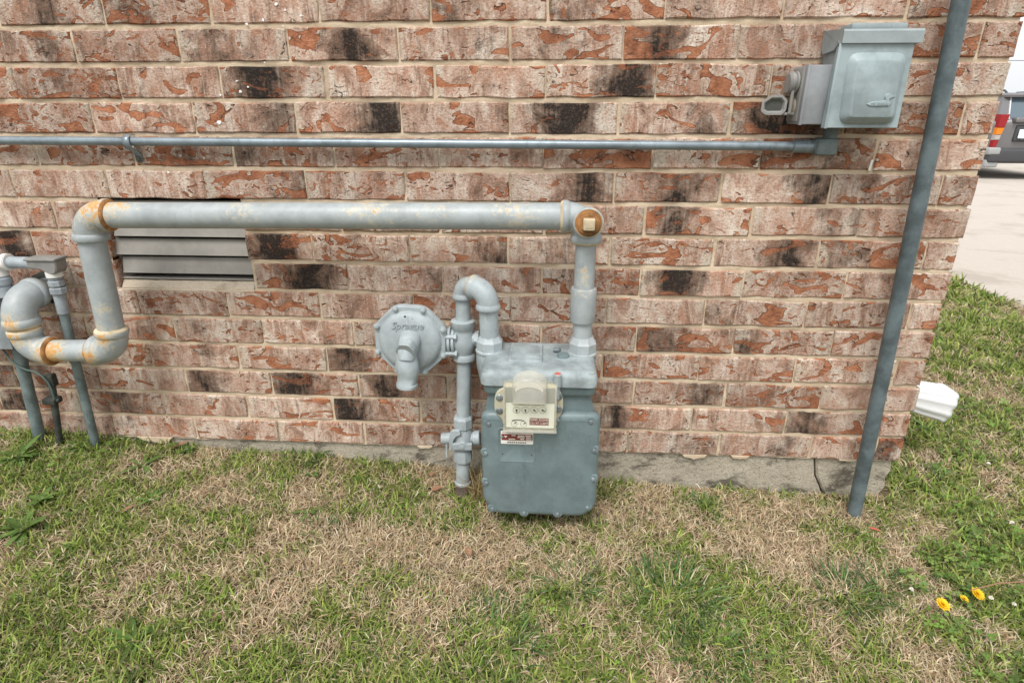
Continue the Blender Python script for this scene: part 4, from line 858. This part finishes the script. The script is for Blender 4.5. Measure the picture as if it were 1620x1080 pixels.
BLOB = [(-.95, -.30, .26, -.20), (-.55, -.22, .22, -.26), (-.72, -.45, .15, -.15), (.0, -.33, .25, -.42), (.62, -.17, .20, -.55), (.85, -.16, .14, -.45), (.25, -.22, .16, -.30), (.70, -.32, .13, -.35), (-.30, -.35, .18, -.32), (.78, -.5, .12, -.30), (-.15, -.45, .15, -.35),
        (-.60, -.05, .16, .30), (-.38, -.06, .14, .38), (-1.35, -.15, .25, .30), (-1.1, -.62, .2, .20), (-.45, -.62, .25, .26), (.05, -.62, .20, .48), (.38, -.50, .17, .50), (.12, -.42, .08, .2), (.75, -.60, .15, .25), (1.02, -.62, .22, .32), (1.08, -.42, .16, .15), (1.25, -.25, .2, .22), (1.2, .05, .22, .22), (.95, -.50, .10, -.25), (1.12, -.10, .08, -.3), (1.45, .10, .10, -.25), (1.35, -.02, .12, -.05),
        (1.5, .30, .2, .4), (1.32, .38, .16, -.15), (1.6, .75, .22, -.28), (1.9, .5, .3, .1), (2.4, 1.2, .4, .30), (1.7, 1.3, .3, .25), (.45, -.08, .12, .12), (.2, -.10, .1, .1)]
def greenness(x, y):
    g = .70+(vnoise(x, y, 5, 21)-.5)*.5+(vnoise(x, y, 13, 22)-.5)*.85+(vnoise(x, y, 26, 24)-.5)*.7
    for bx, by, r, k in BLOB: g = g+k*(.62 if k < 0 else .8)*np.exp(-((x-bx)**2+(y-by)**2)/(r*r))
    return g+np.where(x > 1.12, .04, 0)+.10*np.clip(-x-.15, 0, 1)
def okmask(x, y):
    m = ~((y > -.004) & (x < WX+.012)); m &= x < 2.86+(vnoise(y*3, 0*y, 2, 5)-.5)*.06+.03*rng.random(len(x))
    m &= ~((x > -.07) & (x < .17) & (y > -.20) & (rng.random(len(x)) < .75)); return m
def seg_area(n, x0, x1, y0, y1):
    x = rng.uniform(x0, x1, n); y = rng.uniform(y0, y1, n); m = okmask(x, y); return x[m], y[m]
def pal(n, cols, jit=.16):
    P = np.array(cols); i = rng.integers(0, len(P), n); c = P[i]*(1-rng.random((n, 1))*.25); return np.clip(c*(1+rng.normal(0, jit, (n, 1)))*(1+rng.normal(0, .04, (n, 3))), .01, .9)
DRY = [(.70, .555, .375), (.78, .64, .455), (.56, .42, .27), (.80, .685, .51), (.38, .265, .16), (.64, .48, .31), (.69, .57, .39)]
GRN = [(.225, .33, .05), (.29, .41, .075), (.145, .245, .035), (.37, .47, .10), (.075, .15, .03), (.44, .50, .14)]
def lawn(dens, x0, x1, y0, y1, sc=1.0, gsc=1.0):
    A = (x1-x0)*(y1-y0); dry = []; grn = []
    n = int(A*dens); x, y = seg_area(n, x0, x1, y0, y1); g = greenness(x, y); k = rng.random(len(x)) > np.clip((g-.35)*1.2, .0, .70); x, y = x[k], y[k]; n = len(x)
    z = zground(x, y)-.004; bare = vnoise(x, y, 9, 31)
    dry.append(blades(x, y, z+rng.random(n)*.012, rng.uniform(.010, .032, n)*sc, rng.uniform(.0009, .0024, n)*sc, rng.uniform(0, 2*np.pi, n), rng.uniform(.95, 1.6, n), pal(n, DRY), .55))
    n = int(A*dens*.55); x, y = seg_area(n, x0, x1, y0, y1); g = greenness(x, y); k = rng.random(len(x)) < np.clip((g-.36)*1.9, .06, 1); x, y = x[k], y[k]; g = g[k]; n = len(x)
    z = zground(x, y)-.004; tall = np.clip(.55+g*.55, .5, 1.25)
    c = pal(n, GRN); tip = c*.65+np.array([.30, .28, .12])*.35
    grn.append(blades(x, y, z, rng.uniform(.014, .042, n)*sc*tall, rng.uniform(.0017, .0040, n)*sc*gsc, rng.uniform(0, 2*np.pi, n), rng.uniform(.25, 1.25, n), c, 1.1, tip))
    return dry, grn
D, G = [], []
for a in ((86000, -1.75, 1.35, -.85, 0.0), (40000, 1.06, 1.9, -.7, .8, 1.15, 1.2), (22000, 1.06, 2.9, .8, 1.9, 1.5, 1.5), (26000, 1.9, 2.9, -.4, .8, 1.4, 1.4), (10000, 1.06, 2.9, 1.9, 4.6, 2.0, 2.0), (5000, -2.6, -1.75, -1.2, 0, 1.8, 1.5), (6000, -1.75, 2.2, -1.6, -.85, 1.6, 1.4)):
    d_, g_ = lawn(*a); D += d_; G += g_
tag(np_mesh('dry_grass', *join(D), M['blade']), 'straw coloured dead grass matted over the lawn', 'grass', kind='stuff')
tag(np_mesh('green_grass', *join(G), M['blade']), 'short green grass growing through the dead thatch', 'grass', kind='stuff')
# clover and small broad leaves, mostly on the right
def clover(n, x0, x1, y0, y1, sc, thr):
    x, y = seg_area(n, x0, x1, y0, y1); w = greenness(x, y)+(vnoise(x, y, 8, 41)-.5)*.9; k = rng.random(len(x)) < np.clip((w-thr)*1.2+.22, 0.0, .5); x, y = x[k], y[k]; n = len(x)
    z = zground(x, y)+rng.uniform(.008, .034, n); Vs, Ts, Cs = [], [], []; c = pal(n, [(.14, .245, .045), (.19, .31, .06), (.10, .18, .035), (.25, .36, .09)])
    a0 = rng.uniform(0, 6.28, n); r = rng.uniform(.005, .0095, n)*sc; tz = rng.normal(0, .30, (n, 2)); V = []
    for j in range(3):
        a = a0+j*2.094; u = np.stack([np.cos(a), np.sin(a)], 1); p = np.stack([-np.sin(a), np.cos(a)], 1)
        for (fu, fp, up) in ((0, 0, 0), (.55, -.50, .12), (1.05, -.32, .10), (.92, 0, -.05), (1.05, .32, .10), (.55, .50, .12)):
            q = u*(r*fu)[:, None]+p*(r*fp)[:, None]; V.append(np.stack([x+q[:, 0], y+q[:, 1], z+(q*tz).sum(1)+r*up], 1))
    V = np.stack(V, 1).reshape(-1, 3); b = (np.arange(n)*18)[:, None]
    q = np.concatenate([b+np.array([[6*j, 6*j+1, 6*j+2, 6*j+3]]) for j in range(3)]+[b+np.array([[6*j, 6*j+3, 6*j+4, 6*j+5]]) for j in range(3)])
    return V, q, np.zeros((0, 3), int), np.repeat(c, 18, 0)
CL = [clover(4200, .90, 1.5, -.75, -.15, 1.0, .88), clover(5000, 1.08, 2.0, -.3, .8, 1.1, .97), clover(2500, 1.08, 2.8, .8, 2.6, 1.5, 1.02), clover(1600, -1.7, -1.0, -.7, -.02, .9, 1.08), clover(1500, -.9, .9, -.7, -.02, .8, 1.1)]
tag(np_mesh('clover', *join(CL), M['leafm']), 'small round clover leaves spreading over the lawn', 'clover', kind='stuff')
# single plants
def plant(name, x, y, label, cat, group, specs, mat='blade'):
    o = np_mesh(name, *join(specs), M[mat]); z = float(zground(np.array(x), np.array(y)))
    o.location = (x, y, z); return tag(o, label, cat, group)
def tuft(x, y, r, n, h, label, dark=1.0):
    n = int(n*1.5); r = r*1.25
    a = rng.uniform(0, 6.28, n); q = np.sqrt(rng.random(n))*r*.45; c = pal(n, [(.065, .155, .03), (.095, .20, .04), (.14, .26, .05), (.045, .11, .025), (.20, .30, .08)], .18)*dark
    az = a+rng.normal(0, .5, n); k = rng.random(n) < .12; c[k] = pal(int(k.sum()), DRY)
    plant('grass_tuft', x, y, label, 'grass tuft', 'green tufts standing in the lawn', [blades(q*np.cos(a), q*np.sin(a), 0*a-.004, rng.uniform(.4, 1.15, n)*h*.95, rng.uniform(.0018, .0040, n), az, rng.uniform(.35, 1.35, n), c, 1.2, c*.8+.05)])
TU = [(.36, -.43, .17, 330, .075, 'large dark green grass tuft in front of the meter on dry lawn'), (.777, -.375, .10, 150, .085, 'spreading pale green tuft on dry grass near the tall conduit'), (.13, -.42, .09, 140, .06, 'small dark tuft below the meter, next to the largest tuft'), (.51, -.10, .08, 120, .05, 'low tuft growing by the footing between meter and tall conduit'),
      (-.05, -.58, .20, 300, .06, 'wide leafy green tuft in the lawn straight out from the meter'), (-.50, -.30, .07, 70, .05, 'small upright tuft out from the octagonal regulator'), (.88, -.33, .08, 90, .075, 'thin bladed tuft beside the yellow dandelions'), (.42, -.56, .12, 160, .06, 'dense tuft just behind the largest dark tuft, further from the wall'),
      (-1.20, -.01, .05, 90, .05, 'bright green tuft at the foot of the grey conduits'), (-.65, -.02, .09, 140, .045, 'low green tuft hugging the footing under the vent')]
for t in TU: tuft(*t)
# dry straw standing between riser and meter
n = 110; a = rng.uniform(0, 6.28, n)
plant('straw_clump', -.118, -.115, 'standing clump of dead straw between riser and meter', 'straw', None, [blades(rng.normal(0, .014, n), rng.normal(0, .02, n), 0*a-.005, rng.uniform(.05, .15, n), rng.uniform(.0015, .003, n), a, rng.uniform(.1, .7, n), pal(n, [(.50, .38, .20), (.58, .46, .26), (.40, .29, .15)]), 1.4)])
def leaf_shape(L, W, az, lift, droop, col, x0=0, y0=0, z0=.003, n=7):
    V = []; C = []
    for i in range(n+1):
        t = i/n; w = W*math.sin(math.pi*min(.98, t*.93+.05))**.8*(1+.10*math.sin(t*23)); r_ = L*t; zz = z0+L*(lift*t-droop*t*t)
        for s_, u_ in ((-1, .16), (0, 0), (1, .16)): V.append((x0+math.cos(az)*r_-math.sin(az)*w*s_/2, y0+math.sin(az)*r_+math.cos(az)*w*s_/2, zz+w*u_)); C.append(np.array(col)*(1.18 if s_ == 0 else 1))
    q = [(3*i+j, 3*i+j+1, 3*i+j+4, 3*i+j+3) for i in range(n) for j in range(2)]
    return np.array(V), np.array(q), np.zeros((0, 3), int), np.array(C)
def rosette(x, y, n, L, W, label, col=(.105, .175, .045), name='broadleaf_weed'):
    a0 = rng.random()*6.28; n = int(n*1.6)
    plant(name, x, y, label, 'weed', 'leafy weeds in the lawn', [leaf_shape(L*rng.uniform(.45, .95), W*rng.uniform(.5, .85), a0+6.283*i/n+rng.normal(0, .35), rng.uniform(.08, .60), rng.uniform(.0, .40), np.array(col)*rng.uniform(.7, 1.35), z0=.010) for i in range(n)], 'leafm')
WD = [(-1.43, -.14, 15, .085, .020, 'dense dark rosette of narrow leaves near the leftmost conduit foot'), (-1.30, -.07, 9, .06, .016, 'small leafy weed between the conduit feet and the dark rosette'), (-1.19, -.40, 10, .075, .024, 'broad leafed weed far out from the pipe loop'), (-1.23, -.30, 7, .06, .026, 'pale broad leafed weed between two darker weeds'), (-1.08, -.12, 5, .075, .020, 'flat weed with one long grey green leaf'),
      (-.97, -.25, 6, .045, .016, 'short weed with a dead leaf beside it'), (-.74, -.66, 6, .075, .016, 'star shaped weed with long pointed leaves far from the wall'), (-.60, -.10, 7, .035, .014, 'little bright weed out from the vent'), (-.55, -.25, 6, .045, .012, 'upright weed in dry grass left of the regulator'), (-1.0, -.03, 7, .045, .016, 'small light green weed in front of the crumbled footing'),
      (1.42, .42, 9, .07, .022, 'leafy weed on the side lawn past the downspout'), (1.30, .15, 8, .06, .020, 'leafy weed on the side lawn under the downspout mouth'), (1.22, -.15, 9, .05, .02, 'dark leafy weed beside the house corner')]
for w in WD: rosette(*w)
# dandelions
def dandelion(x, y, h, r, tilt, label):
    z = float(zground(np.array(x), np.array(y))); t = thing('dandelion', (x, y, z), label, 'flower', 'yellow dandelions by the clover')
    top = Vector((x+tilt[0]*h, y+tilt[1]*h, z+h)); MB().tube([(x, y, z-.01), (x+tilt[0]*h*.4, y+tilt[1]*h*.4, z+h*.5), tuple(top)], .0015, 8).build('stem', M['stem'], t)
    b = MB(); ax = Vector((tilt[0]+.1, tilt[1]-.35, 1)).normalized(); u, w = frame_of(ax)
    for ring, (rr_, el, cnt) in enumerate(((1, .25, 26), (.85, .5, 22), (.62, .8, 16), (.36, 1.1, 10))):
        for k in range(cnt):
            a = 6.283*k/cnt+ring*.3+random.uniform(-.08, .08); d_ = u*math.cos(a)+w*math.sin(a); s_ = ax.cross(d_); L = r*rr_*random.uniform(.85, 1.1)
            tip = top+d_*L*math.cos(el)+ax*(L*math.sin(el)+.001*ring); m_ = top+d_*L*.5*math.cos(el)+ax*(L*.5*math.sin(el)+.001*ring)
            b.add([top+ax*.001*ring, m_-s_*r*.11, tip-s_*r*.07, tip+s_*r*.07, m_+s_*r*.11], [(0, 1, 2, 3, 4)])
    b.build('petals', M['petal'], t, smooth=False); MB().lathe(top-ax*.008, ax, [(0, .002), (.004, .005), (.008, .0045)], 10).build('calyx', M['stem'], t)
dandelion(.965, -.415, .035, .0155, (.05, -.05), 'largest dandelion, fully open, the one nearest the grass tuft')
dandelion(1.030, -.392, .03, .0095, (.1, .1), 'half closed little dandelion between the two open ones')
dandelion(1.066, -.372, .035, .0145, (.1, -.1), 'open dandelion crossed by a dry stalk')
MB().tube([(1.03, -.40, .005), (1.09, -.39, .018), (1.18, -.38, .022), (1.27, -.37, .01)], [.0012, .0016, .0014, .0008], 6).build('dry_stalk', M['deadleaf'], None)
tag(bpy.data.objects['dry_stalk'], 'thin brown dry stalk lying across the dandelions', 'stalk')
for (x, y, s_, lb) in ((1.095, -.385, .0055, 'white clover head next to the stalk crossed dandelion'), (1.135, -.40, .005, 'white clover head at the far end of the dry stalk'), (1.316, -.13, .006, 'white clover head in the dark clover beside the house corner'), (.925, -.372, .0055, 'greenish clover bud beside the largest dandelion'), (1.45, .16, .006, 'pale clover head on the lawn below the downspout mouth')):
    z = float(zground(np.array(x), np.array(y))); t = thing('clover_flower', (x, y, z), lb, 'flower', 'white clover heads in the lawn')
    MB().tube([(x, y, z-.005), (x, y, z+.032)], .001, 6).build('stem', M['stem'], t); b = MB()
    for k in range(26):
        a = random.uniform(0, 6.28); e_ = math.asin(random.uniform(-.3, 1)); d_ = Vector((math.cos(a)*math.cos(e_), math.sin(a)*math.cos(e_), math.sin(e_))); c_ = Vector((x, y, z+.034)); b.tube([c_+d_*s_*.3, c_+d_*s_*.75, c_+d_*s_], [s_*.12, s_*.2, s_*.06], 5)
    b.build('florets', M['clofl'], t)
# litter
def dead(x, y, L, W, az, label, mat='deadleaf', name='fallen_leaf', cat='leaf', lift=.25):
    V, q, t_, c = leaf_shape(L, W, az, lift, .1, (.3, .2, .1), -math.cos(az)*L/2, -math.sin(az)*L/2, .016); me = bpy.data.meshes.new(name); me.from_pydata(V.tolist(), [], q.tolist()); me.shade_smooth(); me.materials.append(M[mat])
    o = bpy.data.objects.new(name, me); COL.objects.link(o); o.location = (x, y, float(zground(np.array(x), np.array(y)))); tag(o, label, cat)
dead(-1.03, -.02, .055, .016, .7, 'long curled brown leaf near the footing under the vent')
dead(-.235, -.115, .030, .024, .4, 'tan dead leaf in the grass left of the riser foot')
dead(-.26, -.05, .020, .014, 1.2, 'small tan leaf against the footing beside the riser')
dead(-.115, -.345, .024, .018, 2.0, 'small reddish dead leaf out in front of the riser')
dead(-1.0, -.30, .028, .012, 1.0, 'brown dead leaf beside the short weed')
dead(.955, -.150, .030, .008, 2.9, 'thin red plastic scrap by the tall conduit foot', 'scrap', 'plastic_scrap', 'litter')
# white flecks of paint stuck on the bricks
b = MB()
for (x, z, r_) in [(-.565, 1.235, .006), (-.545, 1.222, .004), (-.60, 1.203, .006), (-.64, 1.195, .005), (-.51, 1.21, .004), (-.555, 1.19, .003), (-.61, 1.115, .004), (-.685, 1.075, .005), (-.68, 1.052, .006), (-.73, 1.045, .005), (-.745, .983, .008), (-.80, .90, .0035), (-.86, .905, .003), (-.77, .898, .003), (-.90, .865, .006), (-.66, 1.062, .004), (.8165, .89, .004)]:
    r_ *= .8; pl = [(x+r_*random.uniform(.35, 1.3)*math.cos(R(45*k)), z+r_*random.uniform(.3, 1.0)*math.sin(R(45*k))) for k in range(8)]; b.prism(pl, (0, -.0008, 0), X, Z, [(0, 0), (.0012, -.0003)])
b.prism([(.813, .878), (.818, .878), (.820, .902), (.816, .903)], (0, -.0008, 0), X, Z, [(0, 0), (.0015, 0)])
tag(b.build('paint_flecks', M['chip'], wall, smooth=False), kind='stuff')
# overhead wire beyond the corner
MB().tube([(6, 26, 3.2), (20, 25.5, 2.9), (34, 26, 3.2)], .012, 6).build('overhead_wire', M['cartrim'], None); tag(bpy.data.objects['overhead_wire'], 'thin dark overhead wire crossing the pale sky past the corner', 'wire')
